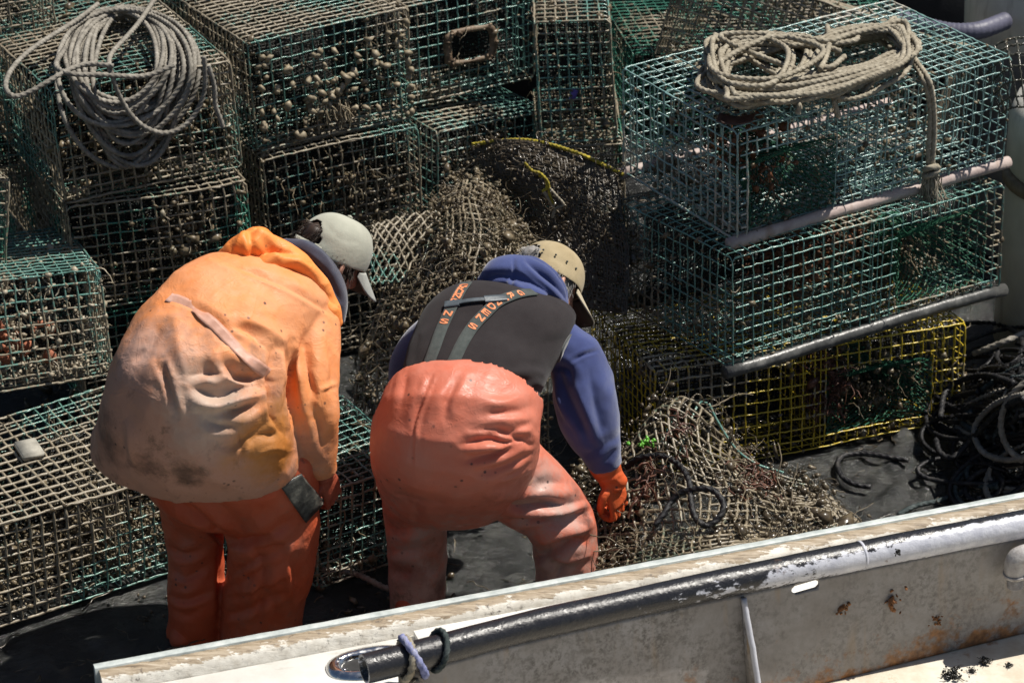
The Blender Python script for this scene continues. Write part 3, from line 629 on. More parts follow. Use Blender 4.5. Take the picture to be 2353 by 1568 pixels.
rope_obj('lashing', pipe_wrap((952, 1505), -.022, .0105, .004, 1.0, -1.2, .0), .0105, M_ROPEBL, 'blue and white braided rope beside the tan lashing', 'rope', 'ropes lashed round the pipe end')
rope_obj('lashing', pipe_wrap((1003, 1492), .02, .0085, .0005, 1.0, -1.0, -.0), .0085, M_ROPEK, 'dark green braided rope loop third along the pipe end', 'rope', 'ropes lashed round the pipe end')
c = pc[int(np.argmin(((proj(pc)-np.array((940, 1509)))**2).sum(1)))]; s = Soup()
rope_obj('lashing', [c-np.array([0, 0, .052])+B_[0]*.0+RN*.03, c-np.array([0, 0, .075])+RN*.034+RD*.01, c-np.array([0, 0, .12])+RN*.03+RD*.013], .012, M_ROPE, 'hanging tail of the tan lashing under the pipe', 'rope', 'ropes lashed round the pipe end')
# ------------------------------------------------------------------ people
def pxm(p): return float((np.asarray(p)-CAM)@FWD)/FPX              # metres per 2352-wide pixel at point p
def rings_tube(s, C, Wd, Th, n=36, sub=6, flat=(True, True), power=2.0):
    """C centres, Wd half-width vectors, Th half thickness (scalars); elliptical (superelliptic) rings, splined"""
    C = np.asarray(C, float); Wd = np.asarray(Wd, float); Th = np.asarray(Th, float)
    m = (len(C)-1)*sub+1; C2, W2, T2 = spline(C, m), spline(Wd, m), spline(Th[:, None], m)[:, 0]
    t = unit(np.gradient(C2, axis=0)); wl = np.linalg.norm(W2, axis=1, keepdims=True)
    w = unit(W2); b = unit(np.cross(t, w)); th = np.linspace(0, 2*math.pi, n, endpoint=False)
    ct, st = np.cos(th), np.sin(th); e = 2/power
    cx = np.sign(ct)*np.abs(ct)**e; sx = np.sign(st)*np.abs(st)**e
    rows = [C2[i]+cx[:, None]*W2[i]+sx[:, None]*b[i]*T2[i] for i in range(m)]
    def dome(i, sg):
        out = []
        r = min(T2[i], wl[i, 0])*.8
        for a in np.linspace(.25, 1.45, 5): out.append(C2[i]+sg*t[i]*r*math.sin(a)+math.cos(a)*(rows_[i]-C2[i]))
        return out
    rows_ = rows[:]
    if not flat[0]: rows = dome(0, -1)[::-1]+rows
    if not flat[1]: rows = rows+dome(m-1, 1)
    rows = np.array(rows); k = len(rows); V = rows.reshape(-1, 3)
    i = np.arange(k-1)[:, None]*n; j = np.arange(n)[None]; Q = np.stack(np.broadcast_arrays(i+j, i+(j+1) % n, i+n+(j+1) % n, i+n+j), -1).reshape(-1, 4)
    V = np.concatenate([V, rows[0].mean(0)[None], rows[-1].mean(0)[None]]); T = [(k*n, (q+1) % n, q) for q in range(n)]+[(k*n+1, (k-1)*n+q, (k-1)*n+(q+1) % n) for q in range(n)]
    s.add(V, Q, T)
def LR(s, rows, flat=(True, True), power=2.2, n=36):
    """rows: (lx,ly,rx,ry,yL,yR,thick)"""
    Lp = np.array([P(r[0], r[1], r[4]) for r in rows]); Rp = np.array([P(r[2], r[3], r[5]) for r in rows])
    rings_tube(s, (Lp+Rp)/2, (Rp-Lp)/2, [r[6] for r in rows], flat=flat, power=power, n=n)
def LIMB(s, rows, flat=(True, True), n=28):
    """rows: (px,py,y,radius in px, depth ratio)"""
    C = np.array([P(*r[:3]) for r in rows]); t = unit(np.gradient(C, axis=0)); v = unit(C-CAM)
    w = np.cross(t, v); w = unit(w); w = np.array([w[i] if w[i]@w[0] > 0 else -w[i] for i in range(len(w))])
    rad = np.array([r[3]*pxm(c) for r, c in zip(rows, C)])
    rings_tube(s, C, w*rad[:, None], rad*np.array([r[4] for r in rows]), flat=flat, n=n)
def remesh(soup, voxel=.007, smooth=4):
    me = soup.me('tmp'); o = bpy.data.objects.new('tmp', me); COL.objects.link(o)
    r = o.modifiers.new('r', 'REMESH'); r.mode = 'VOXEL'; r.voxel_size = voxel
    if smooth: k = o.modifiers.new('s', 'SMOOTH'); k.iterations = smooth; k.factor = .5
    bpy.context.view_layer.update(); dg = bpy.context.evaluated_depsgraph_get()
    m2 = bpy.data.meshes.new_from_object(o.evaluated_get(dg)); bpy.data.objects.remove(o); bpy.data.meshes.remove(me)
    V = np.zeros(len(m2.vertices)*3); m2.vertices.foreach_get('co', V); V = V.reshape(-1, 3)
    N = np.zeros(len(V)*3); m2.vertices.foreach_get('normal', N); N = N.reshape(-1, 3)
    F = np.zeros(len(m2.polygons)*4, np.int32); m2.polygons.foreach_get('vertices', F); F = F.reshape(-1, 4)
    bpy.data.meshes.remove(m2); return V, N, F
def vnormals(V, F):
    fn = np.cross(V[F[:, 2]]-V[F[:, 0]], V[F[:, 3]]-V[F[:, 1]]); N = np.zeros_like(V)
    for k in range(4): np.add.at(N, F[:, k], fn)
    return unit(N)
def seg_dist(Q, poly):
    """distance of points Q (n,2) to polyline, plus parameter 0..1 along it"""
    best = np.full(len(Q), 1e9); par = np.zeros(len(Q)); side = np.zeros(len(Q)); poly = np.asarray(poly, float)
    L = np.concatenate([[0], np.cumsum(np.linalg.norm(np.diff(poly, axis=0), axis=1))])
    for i in range(len(poly)-1):
        a, b = poly[i], poly[i+1]; d = b-a; u = np.clip(((Q-a)@d)/(d@d), 0, 1); r = Q-(a+u[:, None]*d); q = np.linalg.norm(r, axis=1)
        k = q < best; best[k] = q[k]; par[k] = (L[i]+u[k]*(L[i+1]-L[i]))/L[-1]; side[k] = np.sign(d[0]*r[k, 1]-d[1]*r[k, 0])
    return best, par, side
def folds(V, N, lst, conv=lambda p: p):
    """press creases and ridges into a garment: (points, amplitude m, half width px[, taper])"""
    front = np.clip(-(N*unit(V-CAM)).sum(1)*2.2, 0, 1); Q = proj(V); D = np.zeros(len(V))
    for f in lst:
        pts = [conv(p) for p in f[0]]; pl = spline(np.array(pts, float), 24); d, u, sd = seg_dist(Q, pl)
        tp = np.sin(np.pi*np.clip(u*.92+.04, 0, 1))**.6 if len(f) < 4 else np.clip(1-u*f[3], 0, 1)
        w = f[2]*np.where(sd > 0, .75, 1.25)
        D += f[1]*tp*(1.12*np.exp(-(d/w)**1.35)-.36*np.exp(-((d-2.0*w)/(w*1.0))**2))
    return V+N*(D*front)[:, None]
def crumple(V, N, amp, scale, seed=0, ridged=True):
    off = Vector((seed*7.3, seed*3.1, seed*1.7)); out = np.zeros(len(V))
    for i, v in enumerate(V):
        if ridged:
            n = mnoise.noise(Vector(v)*scale+off); n2 = mnoise.noise(Vector((v[1], v[2], v[0]))*scale*1.9+off); out[i] = .45-abs(n)*1.9+.4*(.4-abs(n2)*1.9)
        else: out[i] = mnoise.noise(Vector(v)*scale+off)+.5*mnoise.noise(Vector(v)*scale*2.3+off)
    return V+N*(out*amp)[:, None]
def garment(name, soup, mat, parent, fl=(), conv=lambda p: p, voxel=.007, smooth=4, cr=(), post=2):
    V, N, F = remesh(soup, voxel, smooth)
    for c in cr: V = crumple(V, N, *c); 
    N = vnormals(V, F)
    if fl: V = folds(V, N, fl, conv)
    me = mesh_np(name, V-np.array(parent.location), F)
    return obj(name, me, mat, parent), V, F
def bvh(V, F): return BVHTree.FromPolygons([tuple(v) for v in V], [tuple(int(q) for q in f) for f in F])
def hit(tree, px, py, off=0.0):
    d = ray(px, py); h = tree.ray_cast(Vector(CAM), Vector(d))
    if h[0] is None: return None, None
    n = np.array(h[1]); n = n if n@d < 0 else -n
    return np.array(h[0])+n*off, n
def ribbon(tree, pts, width, off, n=40, thick=.002, sm=6):
    """strap lying on a garment along display-pixel points; returns soup, centres, tangents, side vectors, normals"""
    pl = spline(np.array(pts, float), n); C = []; N = []
    for p in pl:
        c, nn = hit(tree, p[0], p[1], off)
        if c is not None: C.append(c); N.append(nn)
    C = np.array(C); N = unit(np.array(N))
    for _ in range(sm):
        N[1:-1] = unit(N[1:-1]*.5+N[:-2]*.25+N[2:]*.25); C[1:-1] = C[1:-1]*.5+C[:-2]*.25+C[2:]*.25
    t = unit(np.gradient(C, axis=0)); S = unit(np.cross(t, N)); N = np.cross(S, t); s = Soup(); k = 5
    rows = []
    for f in np.linspace(-1, 1, k): rows.append(C+S*width/2*f)
    R_ = np.stack(rows, 1); top = R_+N[:, None]*thick; bot = R_-N[:, None]*thick
    ring = np.concatenate([top, bot[:, ::-1]], 1); kk = 2*k; m_ = len(C); V = ring.reshape(-1, 3)
    i = np.arange(m_-1)[:, None]*kk; j = np.arange(kk)[None]; s.add(V, np.stack(np.broadcast_arrays(i+j, i+(j+1) % kk, i+kk+(j+1) % kk, i+kk+j), -1).reshape(-1, 4))
    return s, C, t, S, N

def rubber(name, c, worn, dirt, dirt_fn=None, rough=.42, stain=(.14, .08, .05), crease=.30, spots=()):
    m = M(name, rough, .3); n = m.noise(5, 5, .65); n2 = m.noise(24, 5, .7); n3 = m.noise(90, 3, .6)
    base = m.mix(m.ramp(n, [(.38, 0), (.62, 1)]), c, worn)
    base = m.mix(m.math('MULTIPLY', m.ramp(n2, [(.52, 0), (.7, 1)]), .35), base, worn)
    if dirt_fn is not None:
        base = m.mix(dirt_fn(m, n, n2), base, dirt)
        st = m.math('MULTIPLY', m.ramp(m.noise(11, 6, .75, m.vec((1, 1, 1), (0, 0, 0), (3, 1, 7))), [(.56, 0), (.68, .75)]), m.ramp(dirt_fn(m, n, n2), [(.15, 0), (.6, 1)])); base = m.mix(st, base, stain)
    for q_ in spots: base = spot(m, base, *q_)
    sp = m.math('MULTIPLY', m.ramp(m.voro(30), [(.10, 1), (.18, 0)]), m.ramp(m.noise(6, 2), [(.50, 0), (.60, .85)]))
    base = m.mix(sp, base, (.04, .03, .028))
    m.color(base); m.rough(m.ramp(n2, [(.3, rough), (.7, rough+.25)])); cr = m.ramp(m.noise(7, 3, .55, None, 1.2), [(.44, 0), (.5, 1), (.53, .15)]); cr2 = m.ramp(m.noise(17, 2, .5, m.vec((1, 1.6, 1), (.4, .7, .2)), 1.5), [(.45, 0), (.5, 1), (.54, 0)])
    h = m.math('ADD', m.math('MULTIPLY', cr, crease), m.math('MULTIPLY', cr2, crease*.6)); h = m.math('ADD', h, m.math('MULTIPLY', m.noise(40, 4, .6), .45))
    m.bump(h, .45, .004); return m.m
def cloth(name, c1, c2, scale=9, fuzz=.5, bs=320):
    m = M(name, .95, .15); m.color(m.mix(m.ramp(m.noise(scale, 4), [(.3, 0), (.7, 1)]), c1, c2)); m.b.inputs['Sheen Weight'].default_value = fuzz; m.b.inputs['Sheen Roughness'].default_value = .5
    m.bump(m.noise(bs, 3, .7), .5, .002 if bs > 100 else .0035); return m.m
M_SKIN = M('weathered skin', .5); M_SKIN.color(M_SKIN.ramp(M_SKIN.noise(30, 4), [(.3, (.40, .19, .13)), (.7, (.52, .28, .20))])); M_SKIN.b.inputs['Subsurface Weight'].default_value = .08; M_SKIN = M_SKIN.m
M_EYE = simple('eye', [(.4, (.6, .58, .55)), (.6, (.7, .68, .65))], 5, .2, None)

def head_parts(s, fr, o, sc=1.0):
    """skull with brow, nose, chin and ears added to the body soup; fr = rows right, forward, up"""
    fr = np.array(fr); w = lambda p: np.asarray(o)+(np.asarray(p, float)*sc)@fr
    u = np.linspace(0, 2*math.pi, 40, endpoint=False); v = np.linspace(.02, math.pi-.02, 26); rows = []
    for a in v:
        z = math.cos(a); r = math.sin(a)
        x = np.cos(u)*r*.074; y = np.sin(u)*r*.096; zz = np.full(40, z*.118)
        f = np.clip(np.sin(u), 0, 1)*r                      # towards the face
        low = np.clip(-z, 0, 1); x = x*(1-.22*low); y = y-.012*low*(f < .2)+.014*low*f
        y = y+.022*f**8*np.exp(-((z+.12)/.20)**2)*(1)       # nose ridge
        y = y-.008*np.exp(-((z-.10)/.1)**2)*f**2*np.exp(-((np.abs(x)-.032)/.014)**2)  # eye sockets
        y = y+.006*f**2*np.exp(-((z-.26)/.09)**2)+.007*f**4*np.exp(-((z+.85)/.18)**2)
        y = y-.005*f**6*np.exp(-((z+.50)/.05)**2)
        rows.append(np.stack([x, y, zz], -1))
    rows = np.array(rows); k = 40; V = w(rows.reshape(-1, 3)); i = np.arange(len(v)-1)[:, None]*k; j = np.arange(k)[None]
    Q = np.stack(np.broadcast_arrays(i+j, i+k+j, i+k+(j+1) % k, i+(j+1) % k), -1).reshape(-1, 4)
    V = np.concatenate([V, V[:k].mean(0)[None], V[-k:].mean(0)[None]]); m_ = len(v)*k
    s.add(V, Q, [(m_, q, (q+1) % k) for q in range(k)]+[(m_+1, m_-k+(q+1) % k, m_-k+q) for q in range(k)])
    # nose tip
    tube(s, w(spline([(0, .094, .02), (0, .108, -.008), (0, .116, -.026), (0, .1, -.034)], 10)), [.009*sc, .01*sc, .011*sc, .012*sc, .0125*sc, .013*sc, .014*sc, .013*sc, .011*sc, .008*sc], 12)
    for sg in (-1, 1):                                    # ears
        tube(s, w(spline([(sg*.070, -.004, .008), (sg*.080, -.016, .012), (sg*.084, -.018, -.006), (sg*.080, -.012, -.024), (sg*.071, -.002, -.036)], 14)), .0085*sc, 10)
    return w
def cap_parts(root, w, mat, brim_top, brim_under, droop, hole=True, eyelets=(), seedn=1):
    """baseball cap in head coordinates: crown shell with an arched opening at the back, brim, strap, button"""
    s = Soup(); nu_, nv_ = 72, 22; rows = []; sn = SmoothNoise(np.random.default_rng(seedn), 8, (12, 45), 1)
    th = np.linspace(0, 2*math.pi, nu_, endpoint=False)
    for f in np.linspace(0, 1, nv_):
        a = f*math.pi/2; r = math.cos(a)**.72 if f < 1 else 0.0
        x = np.cos(th)*r*.092; y = np.sin(th)*r*.114; z = .012+.122*math.sin(a)**.8+.010*np.sin(th)*(1-f)
        p = np.stack([x, y, np.broadcast_to(z, x.shape)], -1); seam = np.abs(np.sin(th*3))**.12
        p[:, :2] *= (.972+.028*seam)[:, None]
        wr = np.exp(-((f-.16)/.05)**2)*.022*np.clip(np.sin(th*2+seedn), 0, 1)+np.exp(-((f-.38-.08*np.sin(th*3))/.04)**2)*.018*np.clip(np.cos(th*1.5+seedn), 0, 1)
        p = p*(1+sn(p*1.0)*.022*(1-.4*f)-wr[:, None]); rows.append(p)
    rows = np.array(rows); V = w(rows.reshape(-1, 3)); i = np.arange(nv_-1)[:, None]*nu_; j = np.arange(nu_)[None]
    Q = np.stack(np.broadcast_arrays(i+j, i+(j+1) % nu_, i+nu_+(j+1) % nu_, i+nu_+j), -1).reshape(-1, 4)
    if hole:
        cen = rows.reshape(-1, 3)[Q].mean(1); ok = ~((cen[:, 1] < -.05) & ((cen[:, 0]/.043)**2+((cen[:, 2]-.03)/.058)**2 < 1) & (cen[:, 2] > .034)); Q = Q[ok]
    s.add(V, Q); cr = obj('cap', s.me('cap', root.location), mat, root)
    md = cr.modifiers.new('cloth', 'SOLIDIFY'); md.thickness = .003; md.offset = -1
    md = cr.modifiers.new('sub', 'SUBSURF'); md.levels = 1; md.render_levels = 1
    # brim
    s = Soup(); nb, nd = 30, 10; rr = []
    for q in np.linspace(0, 1, nd):
        row = []
        for t in np.linspace(-1, 1, nb):
            ang = math.pi/2-t*1.12; bx, by = math.cos(ang)*.092, math.sin(ang)*.114
            ext = .088*(1-abs(t)**3.0)**.5*q; fx, fy = math.cos(ang)*.28, 1.0
            x = bx*(1+.10*q*(1-abs(t))); y = by+ext; z = .015+.010*math.sin(ang)-math.tan(droop)*ext-.22*x*x/.088*(.4+.8*q)
            row.append((x, y, z))
        rr.append(row)
    rr = np.array(rr); V = w(rr.reshape(-1, 3)); i = np.arange(nd-1)[:, None]*nb; j = np.arange(nb-1)[None]
    Q = np.stack(np.broadcast_arrays(i+j, i+j+1, i+nb+j+1, i+nb+j), -1).reshape(-1, 4); s.add(V, Q)
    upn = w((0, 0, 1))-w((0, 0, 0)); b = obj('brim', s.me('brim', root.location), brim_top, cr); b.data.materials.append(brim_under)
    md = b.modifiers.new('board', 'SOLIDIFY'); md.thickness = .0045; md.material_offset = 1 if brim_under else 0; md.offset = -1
    # strap below the opening
    if hole:
        s = Soup(); t = np.linspace(-2.25, -.9, 16); c = np.array([(math.cos(a)*.0935, math.sin(a)*.116, .018) for a in t])
        V = np.concatenate([w(c+np.array([0, 0, .010])), w(c-np.array([0, 0, .010]))]); s.add(V, [(q, q+1, 16+q+1, 16+q) for q in range(15)]); st = obj('strap', s.me('strap', root.location), mat, cr); md = st.modifiers.new('t', 'SOLIDIFY'); md.thickness = .003
    s = Soup(); V0, T0 = ico(); s.add(w(V0*np.array([.009, .009, .005])+np.array([0, 0, .135])), None, T0); obj('button', s.me('button', root.location), mat, cr)
    for (a, z) in eyelets:
        k = math.cos(math.asin(min(1, ((z-.012)/.122)**1.25)))**.72; c = np.array([math.cos(a)*.0935*k, math.sin(a)*.1155*k, z]); n = unit((c*np.array([1, 1, .5]))[None])[0]
        s = Soup(); V0, T0 = ico(); s.add(w(c+n*.001+V0*.0036), None, T0); obj('eyelet', s.me('eyelet', root.location), M_DKMETAL, cr)
    return cr
M_DKMETAL = simple('dark eyelet metal', [(.3, (.02, .03, .03)), (.7, (.06, .07, .07))], 30, .4, None)
def hair_part(root, w, mat, n, seed, tuft=True, zlo=-.07, length=(.02, .05), grey=False):
    g = np.random.default_rng(seed); s = Soup()
    u = np.linspace(0, 2*math.pi, 40, endpoint=False); rows = []
    for z in np.linspace(-.075, .05, 12):
        r = math.sqrt(max(.05, 1-(z/.125)**2)); p = np.stack([np.cos(u)*r*.079, np.sin(u)*r*.100-.004, np.full(40, z)], -1); rows.append(p)
    rows = np.array(rows); i = np.arange(11)[:, None]*40; j = np.arange(40)[None]; Q = np.stack(np.broadcast_arrays(i+j, i+(j+1) % 40, i+40+(j+1) % 40, i+40+j), -1).reshape(-1, 4)
    cen = rows.reshape(-1, 3)[Q].mean(1); Q = Q[(cen[:, 1] < .045-.5*np.maximum(0, -cen[:, 2])) & (np.abs(cen[:, 0]) < .2) & (cen[:, 2] > -.07+.6*np.clip(cen[:, 1]+.03, 0, .1))]
    s.add(w(rows.reshape(-1, 3)), Q)
    for k in range(n):
        a = g.uniform(math.pi*.86, math.pi*2.14); z = g.uniform(-.07, .035); r = math.sqrt(max(.05, 1-(z/.125)**2)); p = np.array([math.cos(a)*.079*r, math.sin(a)*.1*r-.004, z])
        d = unit((p*np.array([1, 1, .2])+np.array([0, -.05, -.06]))[None])[0]; st = strand(g, p, g.uniform(*length), .007, .15, .14, d); tube(s, w(st), np.linspace(.0011, .0004, len(st)), 3, cap=False)
    if tuft:
        for k in range(n//2):
            p = np.array([np.clip(g.normal()*.020, -.034, .034), -.098, .050+np.clip(g.normal()*.014, -.02, .026)]); st = strand(g, p, g.uniform(.012, .034), .005, .45, .16, np.array([p[0]*9, -1, .1])); tube(s, w(st), np.linspace(.0016, .0004, len(st)), 3, cap=False)
        V0, T0 = ico(); V0 = V0*np.array([.040, .026, .036])*(1+.08*np.sin(V0[:, :1]*9)); s.add(w(V0+np.array([0, -.093, .048])), None, T0)
    return obj('hair', s.me('hair', root.location), mat, root)
def hand_soup(s, wrist, palm_dir, back, side, size=1.0, curl=(1.0, 1.1, 1.15, 1.1), thumb=1):
    """palm, four separate curled fingers and a thumb. palm_dir towards the fingers, back = back of the hand, side = towards the thumb"""
    d = unit(np.array(palm_dir)[None])[0]; b = np.array(back, float); b = unit((b-d*(b@d))[None])[0]; sd = np.cross(d, b); sd = sd if sd@np.array(side) > 0 else -sd
    k = size; W0 = np.array(wrist)
    rings_tube(s, [W0-d*.02*k, W0+d*.02*k, W0+d*.055*k, W0+d*.088*k], np.array([sd*.030*k, sd*.036*k, sd*.043*k, sd*.041*k]), [.021*k, .020*k, .018*k, .014*k], flat=(True, False), n=24)
    for i, (off, ln) in enumerate(((.032, .88), (.011, 1.0), (-.010, .94), (-.030, .76))):
        p = W0+d*.084*k+sd*off*k; pts = [p-d*.02*k]; ang = .25; rad = [.0098*k]
        for j, seg in enumerate((.044, .028, .022)):
            pts.append(pts[-1]+(d*math.cos(ang)-b*math.sin(ang))*seg*ln*k+(0 if j else d*.02*k)); ang += curl[i]*(1.0 if j == 0 else .85); rad.append((.0095, .0088, .0078)[j]*k)
        pl = spline(pts, 18); tube(s, pl, np.interp(np.linspace(0, 3, 18), [0, 1, 2, 3], rad)*(1+.06*np.cos(np.linspace(0, 18.8, 18))), 12)
        V0, T0 = ico(); s.add(pl[-1]+V0*rad[-1]*1.0, None, T0); s.add(pts[1]+b*.003*k+V0*.0112*k, None, T0)
    p = W0+d*.022*k+sd*.030*k; pts = [p-sd*.02*k, p+sd*.018*k+d*.014*k-b*.006*k, p+sd*.026*k+d*.046*k-b*.020*k, p+sd*.016*k+d*.072*k-b*.032*k]
    pl = spline(pts, 16); tube(s, pl, np.linspace(.0145, .0095, 16)*k, 12); V0, T0 = ico(); s.add(pl[-1]+V0*.0098*k, None, T0)

# ================================================= the man in the orange jacket
foot1 = P(560, 1470, .36); foot1[2] = 0
z6 = lambda p: (p[0]*.6644+201.6, p[1]*.6644+470.4)
z3b = lambda p: (p[0]*.2785+201.6, p[1]*.2785+840)
F1 = unit(np.array([[.62, .50, -.60]]))[0]; U1 = np.array([.42, .35, .83]); U1 = unit((U1-F1*(U1@F1))[None])[0]; R1 = np.cross(F1, U1)
HO1 = P(765, 576, .62)-U1*.035
body = Soup()
w1 = head_parts(body, [R1, F1, U1], HO1, 1.08)
LIMB(body, [(640, 690, .46, 44, 1), (700, 640, .53, 46, 1), (752, 600, .60, 48, 1)], flat=(False, False))                     # neck
LR(body, [(350, 1010, 640, 1050, .22, .18, .11), (340, 860, 640, 900, .18, .12, .11), (420, 720, 700, 800, .38, .30, .11), (470, 640, 740, 720, .48, .40, .10)], flat=(False, False))
LIMB(body, [(440, 1020, .28, 56, 1), (446, 1200, .36, 40, 1), (448, 1330, .38, 32, 1), (446, 1440, .37, 28, 1)], flat=(False, False))
LIMB(body, [(600, 1040, .22, 66, 1), (622, 1200, .27, 50, 1), (612, 1330, .3, 42, 1), (600, 1430, .33, 32, 1)], flat=(False, False))
LIMB(body, [(700, 730, .34, 40, 1), (700, 880, .22, 38, 1), (722, 1000, .19, 30, 1), (745, 1085, .23, 24, 1)], flat=(False, False))
LIMB(body, [(480, 660, .5, 36, 1), (560, 860, .62, 34, 1), (650, 1000, .6, 28, 1), (720, 1085, .55, 22, 1)], flat=(False, False))
Vb, Nb, Fb = remesh(body, .0055, 2)
man1 = obj('person', mesh_np('person', Vb-foot1, Fb), M_SKIN); man1.location = tuple(foot1)
bpy.context.view_layer.update()
tag(man1, 'person in a faded orange hooded oilskin jacket and pale cap bending over with hidden hands', 'person', 'fishermen bending over the traps')
def jd(m, n, n2):        # grime worn into the lower back and hem: follows the garment, measured along the spine
    d = m.n('ShaderNodeVectorMath'); d.operation = 'DOT_PRODUCT'; m.l(m.co, d.inputs[0]); sp = P(690, 640, .45)-P(470, 1000, .05); sp = sp/np.linalg.norm(sp); d.inputs[1].default_value = tuple(sp)
    base = float((P(470, 960, .0)-foot1)@sp)
    x = m.math('MULTIPLY', m.math('SUBTRACT', base+.23, d.outputs['Value']), 3.6)
    x = m.math('ADD', x, m.math('MULTIPLY', m.math('SUBTRACT', n2, .5), 1.5)); x = m.math('ADD', x, m.math('MULTIPLY', m.math('SUBTRACT', n, .5), 1.2))
    return m.ramp(x, [(.15, 0), (.9, .85)])
def spot(m, base, px, py, y, r0, r1, col, amt=.9, org=None):       # a stain with a place of its own on the garment
    d = m.n('ShaderNodeVectorMath'); d.operation = 'DISTANCE'; m.l(m.co, d.inputs[0]); d.inputs[1].default_value = tuple(P(px, py, y)-(foot1 if org is None else np.array(org)))
    x = m.math('ADD', d.outputs['Value'], m.math('MULTIPLY', m.math('SUBTRACT', m.noise(9, 5, .7), .5), .22))
    t = m.n('ShaderNodeMapRange'); m.l(x, t.inputs[0]); t.inputs[1].default_value = r0; t.inputs[2].default_value = r1; t.inputs[3].default_value = amt; t.inputs[4].default_value = 0
    return m.mix(t.outputs[0], base, col)
SPOTS1 = [(480, 930, -.05, .05, .16, (.46, .37, .30), .8), (610, 1010, -.02, .06, .15, (.40, .16, .035), .9), (660, 1030, .0, .03, .10, (.36, .13, .025), .9), (250, 1010, .02, .03, .10, (.13, .07, .05), .9), (330, 1055, -.04, .02, .07, (.10, .055, .04), .9), (430, 1080, -.06, .01, .06, (.11, .06, .04), .9), (300, 800, .0, .04, .12, (.52, .34, .28), .6), (590, 830, .0, .0, .06, (.12, .07, .045), .8), (705, 880, .12, .0, .06, (.30, .12, .04), .8), (720, 1030, .12, .03, .11, (.34, .15, .09), .7)]
M_JKT = rubber('faded orange oilskin', (.72, .245, .078), (.68, .29, .135), (.37, .21, .155), jd, .46, spots=SPOTS1)
M_HOOD = rubber('bright orange hood', (.86, .25, .05), (.84, .29, .08), (.4, .2, .1))
s = Soup()
LR(s, [(204, 1012, 694, 1056, .17, .12, .178), (226, 962, 680, 1030, .13, .09, .185), (240, 905, 668, 985, .11, .07, .195), (264, 815, 650, 905, .14, .12, .20), (335, 700, 690, 810, .26, .24, .185), (412, 640, 745, 755, .38, .34, .155), (470, 616, 770, 726, .46, .43, .11)], flat=(True, False), power=2.25, n=48)
LIMB(s, [(672, 705, .42, 62, .9), (702, 745, .36, 76, .95), (702, 830, .26, 78, .95), (700, 915, .20, 80, .95), (708, 985, .18, 70, .95), (728, 1045, .19, 54, .95), (742, 1082, .21, 38, .9)], flat=(False, True))
LIMB(s, [(470, 660, .5, 60, .9), (540, 840, .60, 55, .9), (620, 960, .58, 45, .9), (690, 1060, .52, 34, .9)], flat=(False, True))
fl = [([(345, 590), (430, 578), (500, 598), (575, 600)], -.022, 15), ([(360, 628), (450, 665), (530, 632), (610, 622)], -.026, 16), ([(430, 545), (480, 600), (570, 622)], .018, 13), ([(470, 545), (520, 590), (590, 600)], -.018, 11),
      ([(440, 715), (520, 712), (585, 680)], -.020, 15), ([(395, 738), (450, 765), (500, 760)], -.016, 13), ([(370, 690), (470, 690), (600, 655)], .014, 14),
      ([(250, 420), (215, 480), (150, 545)], -.012, 14), ([(240, 545), (275, 620), (300, 720)], -.010, 8), ([(275, 540), (300, 640), (325, 720)], .009, 7), ([(300, 400), (320, 520), (350, 640)], .010, 20),
      ([(460, 830), (500, 840), (560, 800), (640, 740)], -.014, 12), ([(520, 770), (530, 830), (525, 900)], -.006, 5), ([(560, 830), (600, 800), (660, 790)], -.014, 10), ([(580, 860), (640, 840), (690, 850)], .012, 10),
      ([(640, 500), (632, 600), (640, 720), (690, 800)], -.018, 10), ([(668, 520), (655, 640), (690, 760)], .016, 11), ([(690, 490), (692, 580), (690, 700)], -.014, 12), ([(745, 470), (755, 560), (790, 660)], -.014, 12), ([(770, 560), (795, 640), (790, 720)], .012, 12), ([(720, 490), (730, 600), (745, 720)], .012, 10),
      ([(800, 640), (865, 618)], .006, 5), ([(830, 470), (850, 560), (845, 640)], -.010, 10), ([(500, 420), (560, 440), (620, 500)], -.010, 10), ([(540, 400), (620, 430), (700, 490)], .007, 12),
      ([(790, 700), (805, 780), (815, 840)], -.016, 14), ([(140, 760), (150, 840), (165, 900)], .010, 12), ([(300, 330), (420, 380), (520, 470)], -.006, 7), ([(430, 180), (560, 230), (700, 290), (850, 380)], -.008, 7)]
jk, Vj, Fj = garment('jacket', s, M_JKT, man1, fl, z6, .0058, 4, [(.006, 5, 1, False), (.0060, 6, 3, True), (.0016, 17, 8, True)])
tj = bvh(Vj, Fj)
M_BAND = simple('worn pinkish tape', [(.3, (.42, .20, .13)), (.55, (.54, .29, .21)), (.75, (.58, .38, .32))], 16, .5, (60, .3))
sb = ribbon(tj, [z6(p) for p in ((280, 320), (330, 338), (385, 372), (440, 418), (490, 470), (540, 520), (590, 560), (622, 584))], .034, .0014, 120, .0005, sm=2)[0]
obj('tape_band', sb.me('tape_band', foot1), M_BAND, man1)
